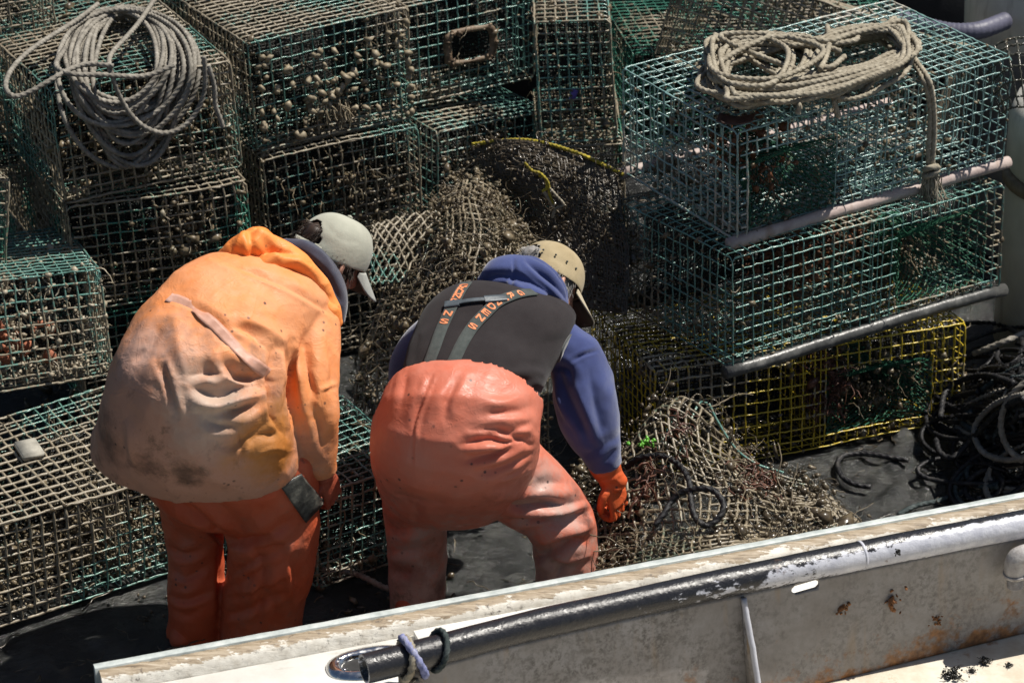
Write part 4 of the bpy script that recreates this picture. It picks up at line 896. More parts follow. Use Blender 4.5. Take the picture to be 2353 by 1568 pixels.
# hood heaped on the shoulders
s = Soup()
LIMB(s, [(508, 590, .40, 14, 1.0), (545, 580, .39, 42, .9), (600, 594, .39, 62, .8), (655, 622, .39, 60, .8), (708, 668, .39, 52, .75), (752, 712, .38, 36, .8), (778, 744, .37, 13, .8)], flat=(False, False))
LIMB(s, [(560, 600, .40, 32, 1), (573, 560, .42, 34, 1), (580, 536, .43, 15, 1)], flat=(False, False))
LIMB(s, [(580, 540, .49, 20, 1), (630, 568, .50, 26, 1), (685, 615, .50, 26, 1), (735, 668, .49, 22, 1), (768, 722, .46, 14, 1)], flat=(False, False))
fl = [([(556, 90), (566, 150), (562, 215)], -.012, 8), ([(562, 205), (600, 168), (650, 142), (700, 165)], -.034, 15), ([(570, 215), (620, 215), (690, 222)], .012, 9), ([(505, 155), (530, 120), (556, 88)], .010, 9), ([(500, 150), (545, 190), (600, 225)], -.008, 12), ([(600, 200), (690, 225), (780, 270), (850, 340)], -.016, 10), ([(560, 85), (640, 120), (720, 165)], .008, 8), ([(690, 180), (760, 220), (830, 300)], .006, 9)]
garment('hood', s, M_HOOD, man1, fl, z6, .0055, 3, [(.004, 9, 5, True)])
M_NAVY = cloth('navy sweatshirt', (.030, .032, .055), (.055, .057, .085)); M_BLUE = cloth('blue sweatshirt', (.036, .050, .15), (.056, .076, .205))
s = Soup()
LIMB(s, [(655, 562, .48, 16, 1.2), (698, 582, .50, 32, 1.2), (736, 620, .51, 36, 1.2), (764, 664, .50, 32, 1.2), (778, 702, .48, 22, 1.2), (783, 738, .46, 10, 1.2)], flat=(False, False))
LIMB(s, [(700, 640, .52, 30, 1.3), (735, 680, .50, 30, 1.3)], flat=(False, False))
fl = [([(700, 130), (770, 190), (830, 250), (870, 330)], -.012, 6), ([(735, 125), (800, 165), (845, 215)], .006, 6)]
garment('sweatshirt_collar', s, M_NAVY, man1, fl, z6, .005, 4)
# overalls
def pd(m, n, n2):
    x = m.math('ADD', m.math('MULTIPLY', m.math('SUBTRACT', n2, .5), 2.4), m.math('MULTIPLY', m.math('SUBTRACT', n, .46), 2.2)); return m.ramp(x, [(.3, 0), (.9, .5)])
M_PANT1 = rubber('red orange overalls', (.50, .085, .032), (.48, .115, .055), (.30, .14, .105), pd, .36)
s = Soup()
LR(s, [(350, 940, 680, 985, .22, .20, .14), (325, 1035, 732, 1070, .23, .20, .165), (335, 1090, 735, 1130, .25, .22, .165)], flat=(True, False))
LIMB(s, [(425, 1060, .26, 90, 1.0), (438, 1150, .32, 74, 1.05), (448, 1250, .37, 64, 1.05), (450, 1360, .36, 66, 1), (446, 1440, .37, 62, 1), (445, 1476, .37, 60, 1)], flat=(False, True))
LIMB(s, [(590, 1065, .17, 140, .85), (612, 1150, .21, 122, .9), (628, 1250, .24, 104, 1), (612, 1360, .31, 96, 1), (600, 1450, .33, 92, 1), (598, 1500, .33, 92, 1)], flat=(False, True))
fl = [([(330, 1010), (420, 1110), (500, 1165), (600, 1150), (700, 1100)], -.020, 11), ([(470, 1290), (540, 1250), (660, 1200)], -.016, 10), ([(480, 1340), (580, 1320), (690, 1270)], .012, 10), ([(470, 1420), (560, 1400), (680, 1340)], -.014, 10), ([(280, 1180), (330, 1215), (400, 1190)], -.014, 9), ([(285, 1260), (340, 1290), (410, 1250)], -.012, 9), ([(280, 1350), (340, 1370), (420, 1340)], -.012, 9), ([(560, 1160), (600, 1260), (590, 1400), (560, 1480)], -.010, 11), ([(700, 1180), (690, 1280), (720, 1400)], .010, 10), ([(240, 910), (330, 1000), (420, 1085), (480, 1120)], .014, 12), ([(250, 960), (330, 1050), (400, 1090)], -.016, 16), ([(560, 1120), (640, 1140), (700, 1180)], .010, 16), ([(500, 1320), (560, 1290), (640, 1240)], -.009, 16), ([(520, 1180), (600, 1190), (700, 1170)], -.008, 12), ([(300, 1120), (340, 1160), (400, 1170)], -.008, 12),
      ([(640, 960), (600, 980), (520, 985)], -.010, 10), ([(600, 1330), (650, 1400), (640, 1480)], -.008, 14), ([(680, 1200), (720, 1300), (700, 1400)], -.007, 16), ([(290, 1300), (330, 1320), (380, 1300)], -.005, 10), ([(300, 1400), (340, 1420), (390, 1400)], -.006, 10), ([(460, 1130), (462, 1250), (455, 1400)], -.010, 10)]
pt, Vp, Fp = garment('overalls', s, M_PANT1, man1, fl, z6, .0068, 4, [(.006, 6, 9, False), (.0055, 6, 4, True), (.0012, 18, 6, True)])
tp_ = bvh(Vp, Fp)
# dark patch pocket
def patch(tree, quad, mat, name, parent, nx=14, ny=14, off=.007, th=.006, amp=.004, seed=1):
    g = np.random.default_rng(seed); sn = SmoothNoise(g, 6, (20, 60), 1); V = []; q = np.array(quad, float)
    for v in np.linspace(0, 1, ny):
        for u in np.linspace(0, 1, nx):
            p = (q[0]*(1-u)+q[1]*u)*(1-v)+(q[3]*(1-u)+q[2]*u)*v; c, n = hit(tree, p[0], p[1], off)
            if c is None: c = V[-1] if V else P(p[0], p[1], .2); n = -ray(p[0], p[1])
            V.append(c+n*sn(c[None])[0, 0]*amp)
    V = np.array(V); i = np.arange(ny-1)[:, None]*nx; j = np.arange(nx-1)[None]; Q = np.stack(np.broadcast_arrays(i+j, i+j+1, i+nx+j+1, i+nx+j), -1).reshape(-1, 4)
    s = Soup(); s.add(V, Q); o = obj(name, s.me(name, parent.location), mat, parent); md = o.modifiers.new('t', 'SOLIDIFY'); md.thickness = th; md.offset = 0; return o
M_POCK = simple('dark worn rubber pocket', [(.3, (.025, .026, .025)), (.55, (.07, .07, .062)), (.75, (.20, .195, .16))], 26, .35, (60, .8))
patch(tp_, [(640, 1112), (688, 1086), (738, 1150), (700, 1198)], M_POCK, 'pocket', man1, seed=3)
# gloves / boots
M_GLV1 = rubber('dark red glove', (.30, .06, .03), (.35, .10, .06), (.1, .05, .04)); M_BOOT = rubber('red rubber boot', (.45, .08, .03), (.42, .10, .05), (.1, .06, .05))
for (wx, wy, yy, tx, ty, ty_) in ((745, 1088, .21, 772, 1150, .25), (712, 1078, .52, 740, 1140, .52)):
    s = Soup(); a = P(wx, wy, yy); b = P(tx, ty, ty_); hand_soup(s, a, b-a, (.7, -.6, .3), (-.3, -.8, -.2), .95); LIMB(s, [(wx-10, wy-24, yy-.01, 27, .9), (wx, wy, yy, 25, .9), (wx+4, wy+12, yy, 26, .8)])
    V, N, F = remesh(s, .004, 1); obj('glove', mesh_np('glove', V-foot1, F), M_GLV1, man1)
for (x, y0_) in ((446, .37), (598, .33)):
    a = P(x, 1470, y0_); a[2] = .03; s = Soup(); d = np.array([.45, .85, 0]); d /= np.linalg.norm(d); sd = np.array([d[1], -d[0], 0])
    rings_tube(s, [a-d*.07+[0, 0, -.02], a-d*.03+[0, 0, -.005], a+d*.07+[0, 0, -.015], a+d*.10+[0, 0, -.025], a+d*.13+[0, 0, -.03]], np.array([sd*.035, sd*.045, sd*.05, sd*.05, sd*.03]), [.04, .055, .05, .036, .022], flat=(False, False))
    rings_tube(s, [a+[0, 0, -.02], a+[0, 0, .12], a+[0, 0, .25]], np.array([sd*.05, sd*.055, sd*.06]), [.05, .055, .06])
    V, N, F = remesh(s, .007, 2); obj('boot', mesh_np('boot', V-foot1, F), M_BOOT, man1)
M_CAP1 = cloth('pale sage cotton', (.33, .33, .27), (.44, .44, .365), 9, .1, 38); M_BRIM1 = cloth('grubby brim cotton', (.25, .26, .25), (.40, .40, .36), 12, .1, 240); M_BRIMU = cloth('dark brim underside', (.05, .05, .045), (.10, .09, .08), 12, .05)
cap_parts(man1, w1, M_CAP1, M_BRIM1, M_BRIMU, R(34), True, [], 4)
M_HAIR1 = simple('dark brown hair', [(.3, (.014, .009, .006)), (.7, (.05, .03, .02))], 40, .5, None)
hair_part(man1, w1, M_HAIR1, 700, 5)
for sg in (-1, 1):
    s = Soup(); V0, T0 = ico(); s.add(w1(V0*.0115+np.array([sg*.032, .074, .012])), None, T0); obj('eye', s.me('eye', foot1), M_EYE, man1)

# ================================================= the man in the black vest
foot2 = P(1130, 1420, .46); foot2[2] = 0
z7 = lambda p: (p[0]*.6217+806.4, p[1]*.6217+470.4)
zb = lambda p: (p[0]*.3643+773, p[1]*.3643+806)
cI, uI, cc = np.array([1.0, 0, 0]), np.array([0, .441, .898]), np.array([0, -.898, .441])
def imgdir(x, u, c): return unit((x*cI+u*uI+c*cc)[None])[0]
F2 = imgdir(.62, -.52, -.58); U2 = imgdir(.36, .80, -.48); U2 = unit((U2-F2*(U2@F2))[None])[0]; R2 = np.cross(F2, U2)
HO2 = P(1259, 640, .88)-U2*.03
body = Soup(); w2 = head_parts(body, [R2, F2, U2], HO2, 1.06)
LIMB(body, [(1150, 720, .66, 46, 1), (1200, 680, .74, 46, 1), (1240, 655, .82, 46, 1)], flat=(False, False))
LR(body, [(890, 1010, 1190, 1020, .32, .30, .13), (940, 880, 1200, 910, .44, .42, .11), (1000, 780, 1270, 830, .58, .56, .11), (1060, 720, 1290, 770, .68, .66, .09)], flat=(False, False))
LIMB(body, [(960, 1050, .38, 50, 1), (955, 1200, .52, 42, 1), (958, 1300, .52, 34, 1), (955, 1400, .50, 28, 1)], flat=(False, False))
LIMB(body, [(1110, 1050, .3, 70, 1), (1270, 1170, .46, 58, 1), (1300, 1270, .5, 48, 1), (1300, 1400, .5, 38, 1)], flat=(False, False))
LIMB(body, [(1285, 800, .66, 38, 1), (1330, 890, .62, 36, 1), (1370, 980, .58, 30, 1), (1400, 1060, .55, 25, 1)], flat=(False, False))
LIMB(body, [(1040, 740, .74, 34, 1), (945, 850, .84, 32, 1), (950, 960, .88, 26, 1), (965, 1050, .9, 20, 1)], flat=(False, False))
Vb, Nb, Fb = remesh(body, .0055, 2)
man2 = obj('person', mesh_np('person', Vb-foot2, Fb), M_SKIN); man2.location = tuple(foot2)
bpy.context.view_layer.update()
tag(man2, 'person in a black fleece vest and blue hoodie reaching down with an orange glove', 'person', 'fishermen bending over the traps')
M_VEST = cloth('black fleece', (.022, .018, .019), (.034, .029, .030), 10, .08, 260)
s = Soup()
LR(s, [(918, 930, 1222, 965, .40, .38, .150), (920, 868, 1238, 912, .44, .43, .152), (938, 790, 1265, 858, .54, .53, .150), (972, 718, 1300, 800, .63, .62, .140), (1012, 682, 1318, 762, .70, .68, .115), (1055, 672, 1322, 738, .74, .72, .075)], flat=(True, False), power=2.35, n=48)
fl = [([(700, 690), (660, 660), (620, 645), (560, 640)], -.010, 10), ([(730, 650), (690, 620), (620, 610)], .008, 12), ([(740, 690), (690, 660), (640, 665)], .007, 8), ([(840, 480), (780, 500), (700, 510)], -.004, 14), ([(250, 470), (230, 540), (215, 590)], -.006, 12)]
vs, Vv, Fv = garment('vest', s, M_VEST, man2, fl, z7, .0075, 5, [(.004, 8, 21, False)])
tv = bvh(Vv, Fv)
M_TRIM = cloth('grey trim', (.05, .055, .055), (.08, .085, .085))
rb = ribbon(tv, [(1330, 748), (1308, 772), (1290, 805), (1280, 840), (1270, 872)], .016, .003, 30, .003)[0]; obj('armhole_trim', rb.me('armhole_trim', foot2), M_TRIM, man2)
# overalls
def pd2(m, n, n2):
    ax_ = m.axis(2); x = m.math('ADD', m.math('MULTIPLY', m.math('SUBTRACT', .50, ax_), 2.2), m.math('MULTIPLY', m.math('SUBTRACT', n2, .5), 2.2)); x = m.math('ADD', x, m.math('MULTIPLY', m.math('SUBTRACT', n, .5), 1.6))
    return m.ramp(x, [(.1, 0), (.8, .8)])
o2 = tuple(foot2); DK = (.20, .055, .035); GY = (.40, .31, .27)
SPOTS2 = [(930, 1180, .44, .0, .07, DK, .8, o2), (985, 1250, .46, .0, .08, (.30, .07, .03), .8, o2), (945, 1310, .46, .0, .08, DK, .8, o2), (1000, 1350, .46, .0, .06, (.12, .05, .035), .8, o2), (1235, 1110, .34, .02, .10, GY, .75, o2), (1290, 1170, .38, .02, .10, GY, .7, o2), (1330, 1120, .4, .0, .05, (.25, .07, .04), .8, o2), (1290, 1290, .4, .02, .09, GY, .6, o2), (1350, 1200, .42, .0, .05, (.10, .05, .04), .85, o2), (1110, 1120, .2, .0, .06, (.33, .09, .05), .7, o2)]
M_PANT2 = rubber('salmon orange overalls', (.57, .155, .092), (.53, .18, .12), (.40, .255, .21), pd2, .33, crease=.2, spots=SPOTS2)
s = Soup()
LR(s, [(914, 858, 1246, 918, .388, .368, .162), (886, 905, 1246, 952, .35, .34, .185), (858, 960, 1238, 992, .27, .27, .20), (850, 1020, 1235, 1045, .32, .32, .185), (868, 1090, 1190, 1115, .44, .42, .155)], flat=(True, False), power=2.3, n=48)
LIMB(s, [(950, 1060, .36, 86, .9), (952, 1140, .47, 76, 1.0), (955, 1200, .51, 73, 1), (958, 1290, .52, 68, 1), (958, 1380, .50, 64, 1), (955, 1440, .49, 62, 1)], flat=(False, True))
LIMB(s, [(1100, 1040, .38, 112, .85), (1160, 1085, .40, 102, .9), (1230, 1140, .43, 92, 1), (1285, 1195, .47, 82, 1), (1300, 1265, .48, 76, 1), (1303, 1340, .48, 74, 1), (1300, 1440, .48, 72, 1)], flat=(False, True))
A = .017
fl = [([(860, 500), (1000, 488), (1100, 505), (1210, 455)], -A*.8, 9), ([(800, 592), (950, 558), (1060, 580), (1190, 560)], -A, 9), ([(950, 520), (1040, 520), (1180, 555), (1220, 590)], -A*.7, 7), ([(820, 690), (1000, 660), (1150, 590), (1215, 592)], -A, 10), ([(830, 630), (960, 612), (1080, 600), (1180, 575)], A*.7, 8),
      ([(900, 775), (1050, 742), (1180, 680), (1240, 640)], -A, 10), ([(1010, 800), (1150, 765), (1245, 690)], -A*.8, 8), ([(990, 892), (1130, 855), (1230, 770)], -A, 11), ([(1060, 990), (1250, 962), (1440, 975), (1600, 925)], -A*1.2, 11), ([(1000, 930), (1250, 915), (1450, 935)], A*.7, 12),
      ([(1090, 1075), (1250, 1080), (1450, 1062), (1610, 1000)], -A*1.3, 11), ([(1100, 1030), (1300, 1028), (1500, 1010)], A*.7, 11), ([(1080, 1170), (1240, 1130), (1480, 1085), (1620, 1030)], -A*1.3, 12), ([(1120, 1120), (1320, 1105), (1560, 1040)], A*.6, 10), ([(1290, 1250), (1420, 1205), (1580, 1195)], -A*1.1, 13), ([(1250, 1190), (1400, 1170), (1580, 1120)], A*.8, 13),
      ([(1120, 1295), (1300, 1290), (1480, 1215)], -A*1.4, 13), ([(1310, 1335), (1395, 1355), (1380, 1420)], -A, 10), ([(1360, 1300), (1480, 1310), (1600, 1280)], A*.7, 12), ([(1240, 880), (1330, 830), (1430, 830)], -.006, 9),
      ([(622, 150), (548, 330), (506, 480), (496, 720)], .0055, 4), ([(596, 165), (530, 310), (490, 440)], -.008, 10), ([(762, 200), (700, 300), (680, 400)], -.009, 12), ([(820, 150), (740, 300), (720, 400)], .006, 10), ([(440, 130), (420, 230), (400, 330)], -.007, 10), ([(560, 180), (520, 300)], .006, 8),
      ([(1180, 270), (1050, 330), (920, 330)], .007, 16), ([(1250, 340), (1100, 380), (950, 400)], -.006, 14), ([(1240, 430), (1080, 430), (900, 460)], .007, 12),
      ([(500, 960), (505, 1040), (515, 1095)], -.010, 9), ([(350, 910), (430, 950), (500, 1010)], -.012, 12), ([(420, 940), (560, 960), (680, 970)], -.012, 12), ([(640, 1080), (660, 1180), (600, 1300)], .009, 12), ([(560, 1330), (600, 1380), (640, 1400)], -.008, 10), ([(320, 1100), (420, 1130), (560, 1120)], -.008, 12), ([(310, 1250), (420, 1270), (560, 1240)], -.008, 12), ([(310, 1380), (420, 1400), (540, 1380)], -.007, 12), ([(380, 1000), (450, 1060), (560, 1090)], .007, 10)]
pt, Vp, Fp = garment('overalls', s, M_PANT2, man2, fl, zb, .0065, 4, [(.003, 8, 14, False), (.0034, 8, 8, True)])
tp2 = bvh(Vp, Fp)
# hoodie
s = Soup()
LIMB(s, [(1285, 780, .66, 52, .95), (1318, 815, .64, 62, .95), (1338, 880, .61, 72, .95), (1350, 945, .58, 72, .95), (1368, 1005, .56, 60, .95), (1385, 1050, .55, 42, .95), (1392, 1072, .55, 36, .95)], flat=(False, True))
fl = [([(745, 600), (800, 610), (820, 660)], -.010, 8), ([(765, 600), (790, 700), (850, 820), (880, 880)], -.012, 10), ([(815, 580), (860, 555), (910, 540)], -.007, 4), ([(820, 620), (850, 720), (900, 860)], .008, 11), ([(880, 600), (900, 720), (930, 860)], -.006, 12), ([(940, 960), (965, 920), (985, 900)], -.006, 8), ([(860, 930), (920, 900), (980, 860)], -.006, 10), ([(760, 640), (770, 720), (800, 800)], .008, 8)]
garment('sleeve', s, M_BLUE, man2, fl, z7, .006, 4, [(.005, 12, 31, False)])
s = Soup(); LIMB(s, [(1015, 745, .74, 44, 1), (960, 800, .80, 46, 1), (936, 850, .84, 44, 1), (940, 940, .88, 36, 1), (965, 1040, .9, 30, 1)], flat=(False, True)); garment('sleeve', s, M_BLUE, man2, (), z7, .007, 4)
s = Soup()
LIMB(s, [(1108, 648, .73, 16, 1), (1140, 628, .74, 34, .9), (1185, 622, .76, 38, .9), (1235, 640, .76, 36, .9), (1275, 672, .75, 26, .9), (1297, 702, .74, 11, .9)], flat=(False, False))
LIMB(s, [(1180, 598, .80, 12, 1.2), (1222, 606, .80, 18, 1.2), (1262, 632, .80, 17, 1.2), (1290, 665, .78, 13, 1.2), (1299, 695, .75, 8, 1.2)], flat=(False, False))
LIMB(s, [(1180, 660, .72, 26, 1.5), (1240, 690, .70, 22, 1.5)], flat=(False, False))
fl = [([(600, 195), (600, 235), (602, 268)], -.006, 4), ([(480, 285), (540, 265), (600, 270), (640, 285)], -.011, 8), ([(650, 205), (700, 250), (760, 300), (800, 350)], -.016, 8), ([(620, 240), (680, 290), (760, 340)], .007, 12), ([(590, 265), (592, 290), (590, 305)], -.005, 4)]
garment('hood', s, M_BLUE, man2, fl, z7, .005, 4)
# suspenders
M_STRAP = cloth('grey webbing', (.055, .065, .062), (.085, .095, .09), 60, .1, 600); M_LET = simple('orange lettering', [(.3, (.70, .22, .09)), (.7, (.80, .30, .14))], 60, .8, None)
def strap(pts, letters, bottom_first=True):
    s, C, t, S, N = ribbon(tv, pts, .036, .0055, 60, .0018)
    o = obj('suspender', s.me('suspender', foot2), M_STRAP, man2)
    L = np.concatenate([[0], np.cumsum(np.linalg.norm(np.diff(C, axis=0), axis=1))])
    for (ch, px, py) in letters:
        k = int(np.argmin(((proj(C)-np.array([px, py]))**2).sum(1))); a = L[k]
        cu = bpy.data.curves.new('letter', 'FONT'); cu.body = ch; cu.size = 1; cu.align_x = 'CENTER'; cu.align_y = 'CENTER'; cu.extrude = .02; cu.offset = .028
        to = bpy.data.objects.new('letter', cu); COL.objects.link(to); bpy.context.view_layer.update()
        me = bpy.data.meshes.new_from_object(to.evaluated_get(bpy.context.evaluated_depsgraph_get())); bpy.data.objects.remove(to)
        v = np.zeros(len(me.vertices)*3); me.vertices.foreach_get('co', v); v = v.reshape(-1, 3)
        mid = (v.max(0)+v.min(0))/2; ext = v.max(0)-v.min(0); x = (v[:, 0]-mid[0])/ext[0]*.026; y = (v[:, 1]-mid[1])/ext[1]*.019; zz = v[:, 2]*.03+.0026
        # letters are stacked down the strap and read upright when looking down it
        aa = a-y; q = np.array([np.interp(aa, L, C[:, i]) for i in range(3)]).T; si = np.array([np.interp(aa, L, S[:, i]) for i in range(3)]).T; ni = np.array([np.interp(aa, L, N[:, i]) for i in range(3)]).T
        sgn = 1 if (S[k]@CR) > 0 else -1
        nv = q+si*(x*sgn)[:, None]+ni*zz[:, None]-np.array(foot2); me.vertices.foreach_set('co', nv.astype(np.float32).ravel()); me.update()
        obj('letter', me, M_LET, o)
    return o
lz = lambda x, y: (x*.1714+1008, y*.1714+604.8)
strap([(1072, 652), (1058, 672), (1045, 695), (1030, 724), (1012, 765), (1000, 800), (988, 832), (984, 848)], [('G', *lz(335, 305)), ('R', *lz(300, 350)), ('U', *lz(270, 400)), ('N', *lz(242, 450)), ('D', *lz(215, 505)), ('E', *lz(190, 560)), ('N', *lz(135, 675)), ('S', *lz(80, 790))])
strap([(1226, 674), (1200, 676), (1170, 684), (1140, 697), (1118, 718), (1086, 752), (1062, 790), (1044, 828), (1030, 858)], [('G', *lz(1085, 390)), ('R', *lz(955, 415)), ('U', *lz(850, 440)), ('N', *lz(770, 490)), ('D', *lz(690, 555)), ('E', *lz(610, 635)), ('N', *lz(530, 730)), ('S', *lz(450, 845))])
M_BUCK = simple('dark grey plastic buckle', [(.3, (.05, .06, .07)), (.7, (.10, .12, .135))], 40, .4, (60, .2))
rb = ribbon(tv, [(1025, 704), (1050, 700), (1075, 695), (1105, 692), (1135, 691), (1160, 690)], .013, .009, 30, .0025)[0]; bk = obj('buckle_bar', rb.me('buckle_bar', foot2), M_BUCK, man2)
for pts in ([(1024, 705), (1056, 700)], [(1112, 692), (1160, 689)]):
    rb = ribbon(tv, [pts[0], ((pts[0][0]+pts[1][0])/2, (pts[0][1]+pts[1][1])/2), pts[1]], .024, .0095, 12, .0028)[0]; obj('buckle_plate', rb.me('buckle_plate', foot2), M_BUCK, bk)
# glove
M_GLV2 = rubber('orange rubber glove', (.66, .10, .025), (.62, .13, .045), (.16, .05, .03), lambda m, n, n2: m.ramp(n2, [(.58, 0), (.74, .8)]), .35)
s = Soup(); a = P(1402, 1092, .55); b = P(1425, 1165, .56)
LIMB(s, [(1384, 1058, .55, 38, .85), (1392, 1075, .55, 36, .85), (1402, 1094, .55, 31, .85), (1412, 1112, .55, 32, .75)], flat=(True, False))
hand_soup(s, a, b-a, (.75, -.55, .35), (-.6, -.7, .0), 1.12, (1.15, 1.2, 1.25, 1.2))
V, N, F = remesh(s, .0035, 2); V = folds(V, N, [([(1360, 1090), (1390, 1085), (1425, 1062)], -.004, 4), ([(1375, 1105), (1400, 1100), (1430, 1080)], -.003, 4), ([(1400, 1110), (1425, 1120), (1445, 1110)], -.003, 5)]); obj('glove', mesh_np('glove', V-foot2, F), M_GLV2, man2)
s = Soup(); a = P(952, 1050, .86); hand_soup(s, a, P(965, 1110, .86)-a, (-.6, -.6, .4), (.5, -.7, 0), 1.0); V, N, F = remesh(s, .004, 1); obj('glove', mesh_np('glove', V-foot2, F), M_GLV2, man2)
for (x, y0_) in ((956, .49), (1300, .48)):
    a = P(x, 1430, y0_); a[2] = .03; s = Soup(); d = np.array([.45, .85, 0]); d /= np.linalg.norm(d); sd = np.array([d[1], -d[0], 0])
    rings_tube(s, [a-d*.07+[0, 0, -.02], a-d*.03+[0, 0, -.005], a+d*.07+[0, 0, -.015], a+d*.10+[0, 0, -.025], a+d*.13+[0, 0, -.03]], np.array([sd*.035, sd*.045, sd*.05, sd*.05, sd*.03]), [.04, .055, .05, .036, .022], flat=(False, False))
    rings_tube(s, np.array([a+[0, 0, -.02], a+[0, 0, .06], a+[0, 0, .11]])+d*.03, np.array([sd*.045, sd*.045, sd*.04]), [.045, .045, .04])
    V, N, F = remesh(s, .007, 2); obj('boot', mesh_np('boot', V-foot2, F), M_BOOT, man2)
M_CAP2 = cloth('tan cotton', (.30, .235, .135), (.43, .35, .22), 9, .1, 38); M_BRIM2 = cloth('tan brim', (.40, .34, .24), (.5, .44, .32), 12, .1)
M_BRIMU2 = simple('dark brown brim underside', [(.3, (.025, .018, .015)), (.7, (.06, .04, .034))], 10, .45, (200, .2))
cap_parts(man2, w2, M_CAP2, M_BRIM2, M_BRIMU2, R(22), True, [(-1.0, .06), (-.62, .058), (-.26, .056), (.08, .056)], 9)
M_HAIR2 = simple('grey hair', [(.3, (.12, .11, .10)), (.7, (.42, .40, .38))], 40, .5, None)
hair_part(man2, w2, M_HAIR2, 500, 8)
for sg in (-1, 1):
    s = Soup(); V0, T0 = ico(); s.add(w2(V0*.0115+np.array([sg*.032, .074, .012])), None, T0); obj('eye', s.me('eye', foot2), M_EYE, man2)
# ------------------------------------------------------------------ helpers that lay things on a trap
def on_box(key, px, py, off):
    """point where the line of sight meets the lid (or, past its edge, the front panel) of a trap, lifted off it"""
    pos, ang, dim = BOX[key]; Rm = box_rot(ang); o = Rm.T@(CAM-pos); d = Rm.T@ray(px, py)
    t = (dim[2]+off-o[2])/d[2]; q = o+d*t
    if q[1] < -off: t = (-off-o[1])/d[1]; q = o+d*t
    return pos+Rm@q
def smooth_path(C, it=8, keep_ends=True):
    C = np.array(C)
    for _ in range(it): C[1:-1] = C[1:-1]*.5+(C[:-2]+C[2:])*.25
    return C
# ---------------------------------------------------- hanging coil on the left
g = np.random.default_rng(41); nl = 25; px = []; offs = []
tt = np.linspace(0, nl, nl*46); kn = np.arange(nl+2)
hang = np.concatenate([np.sort(g.uniform(0, 120, nl-4)), [120, 150, 172, 176, 182, 182]]); g.shuffle(hang)
cxs, rxs, rys, ofs = 294+g.normal(size=nl+2)*19, 134+g.normal(size=nl+2)*26, 102+g.normal(size=nl+2)*9, g.uniform(.012, .085, nl+2)
I = lambda a: np.interp(tt, kn, a[:nl+2])
ha = I(hang); CX, CY, RX, RY, OF = I(cxs), 116+ha*.46, I(rxs)-ha*.12, I(rys)+ha*.5, I(ofs)
ph = tt*2*math.pi+.6; xs = CX+RX*np.cos(ph)+6*np.sin(2*ph+tt); ys = CY+RY*np.sin(ph)-8*np.cos(2*ph)
C = np.array([on_box('T1', x, y, o) for x, y, o in zip(xs, ys, OF)]); C = smooth_path(C, 10)
coil = empty('rope_coil', C.mean(0), 'grey rope coil hanging over the front of the muddy trap at the upper left', 'rope coil', 'rope coils on the traps')
rope_obj('coil_loops', C, .0086, M_ROPEG, '', parent=coil, n=int(len(C)*5.2), sides=9)
for pts in ([(353, 2), (330, 38), (300, 78), (252, 124), (250, 150), (262, 190), (285, 245), (318, 285), (352, 303), (390, 308), (432, 286), (462, 240), (474, 190), (468, 130)],
            [(225, 10), (180, 45), (120, 82), (60, 122), (20, 168), (12, 205), (34, 225), (80, 206), (140, 170), (195, 146), (260, 152)],
            [(478, 150), (492, 200), (494, 240), (506, 275), (512, 292)], [(150, 112), (128, 150), (160, 170), (240, 172), (330, 176), (400, 150)]):
    p = spline(pts, 60); C = smooth_path([on_box('T1', x, y, .10) for x, y in p], 10); rope_obj('loose_loop', C, .0086, M_ROPEG, '', parent=coil, n=260)
# ---------------------------------------------------- hank of rope on the right-hand stack
g = np.random.default_rng(12); hank = None; pts = []; of = []
for k in range(52):
    j = lambda s: g.normal()*s*1.35
    lo_ = g.uniform(0, 1); hi = g.uniform(0, 1); o = .014+.15*(k/51)**.8*g.uniform(.5, 1.0)
    loop = [(1628+50*g.random()+j(6), 150+j(20)-o*120), (1662+j(14), 196+40*lo_-o*160), (1760+j(20), 214+46*lo_-o*250+j(4)), (1880+j(20), 206+42*lo_-o*300+j(4)), (1990+j(16), 178+34*lo_-o*260), (2066+j(12), 138+22*lo_-o*160), (2082+j(10), 92+j(12)-o*60), (2020+j(18), 62+26*hi-o*40), (1930+j(14), 78+26*hi-o*40), (1880+j(12), 104+12*hi-o*80), (1790+j(20), 86+34*hi-o*70), (1690+j(20), 92+30*hi-o*60)]
    if k % 3 == 1: loop = loop[:3]+[(1850+j(20), 150-o*200), (1800+j(30), 96-o*60)]+loop[10:]
    elif k % 7 == 5: loop = loop[3:9]
    pts += loop; of += [o]*len(loop)
P2 = spline(np.array([(a, b, c) for (a, b), c in zip(pts, of)]), len(pts)*12)
C = smooth_path([on_box('T7', a, b, max(.011, c)) for a, b, c in P2], 6)
hank = empty('rope_hank', C.mean(0), 'large tan hank of rope heaped on the lid of the right stack', 'rope coil', 'rope coils on the traps')
rope_obj('hank_strands', C, .0090, M_ROPE, '', parent=hank, n=int(len(C)*2.6), sides=9)
for pts, o in (([(1900, 60), (1905, 95), (1898, 130), (1884, 160)], .13), ([(1930, 118), (1890, 108), (1870, 140), (1905, 156), (1940, 130)], .125), ([(1790, 170), (1812, 160), (1822, 200), (1836, 240), (1832, 262)], .09), ([(1900, 205), (1925, 195), (1945, 215), (1930, 232), (1915, 215), (1920, 250), (1926, 268)], .05)):
    C = smooth_path([on_box('T7', x, y, o) for x, y in spline(pts, 40)], 4); rope_obj('tie', C, .0090, M_ROPE, '', parent=hank, n=90)
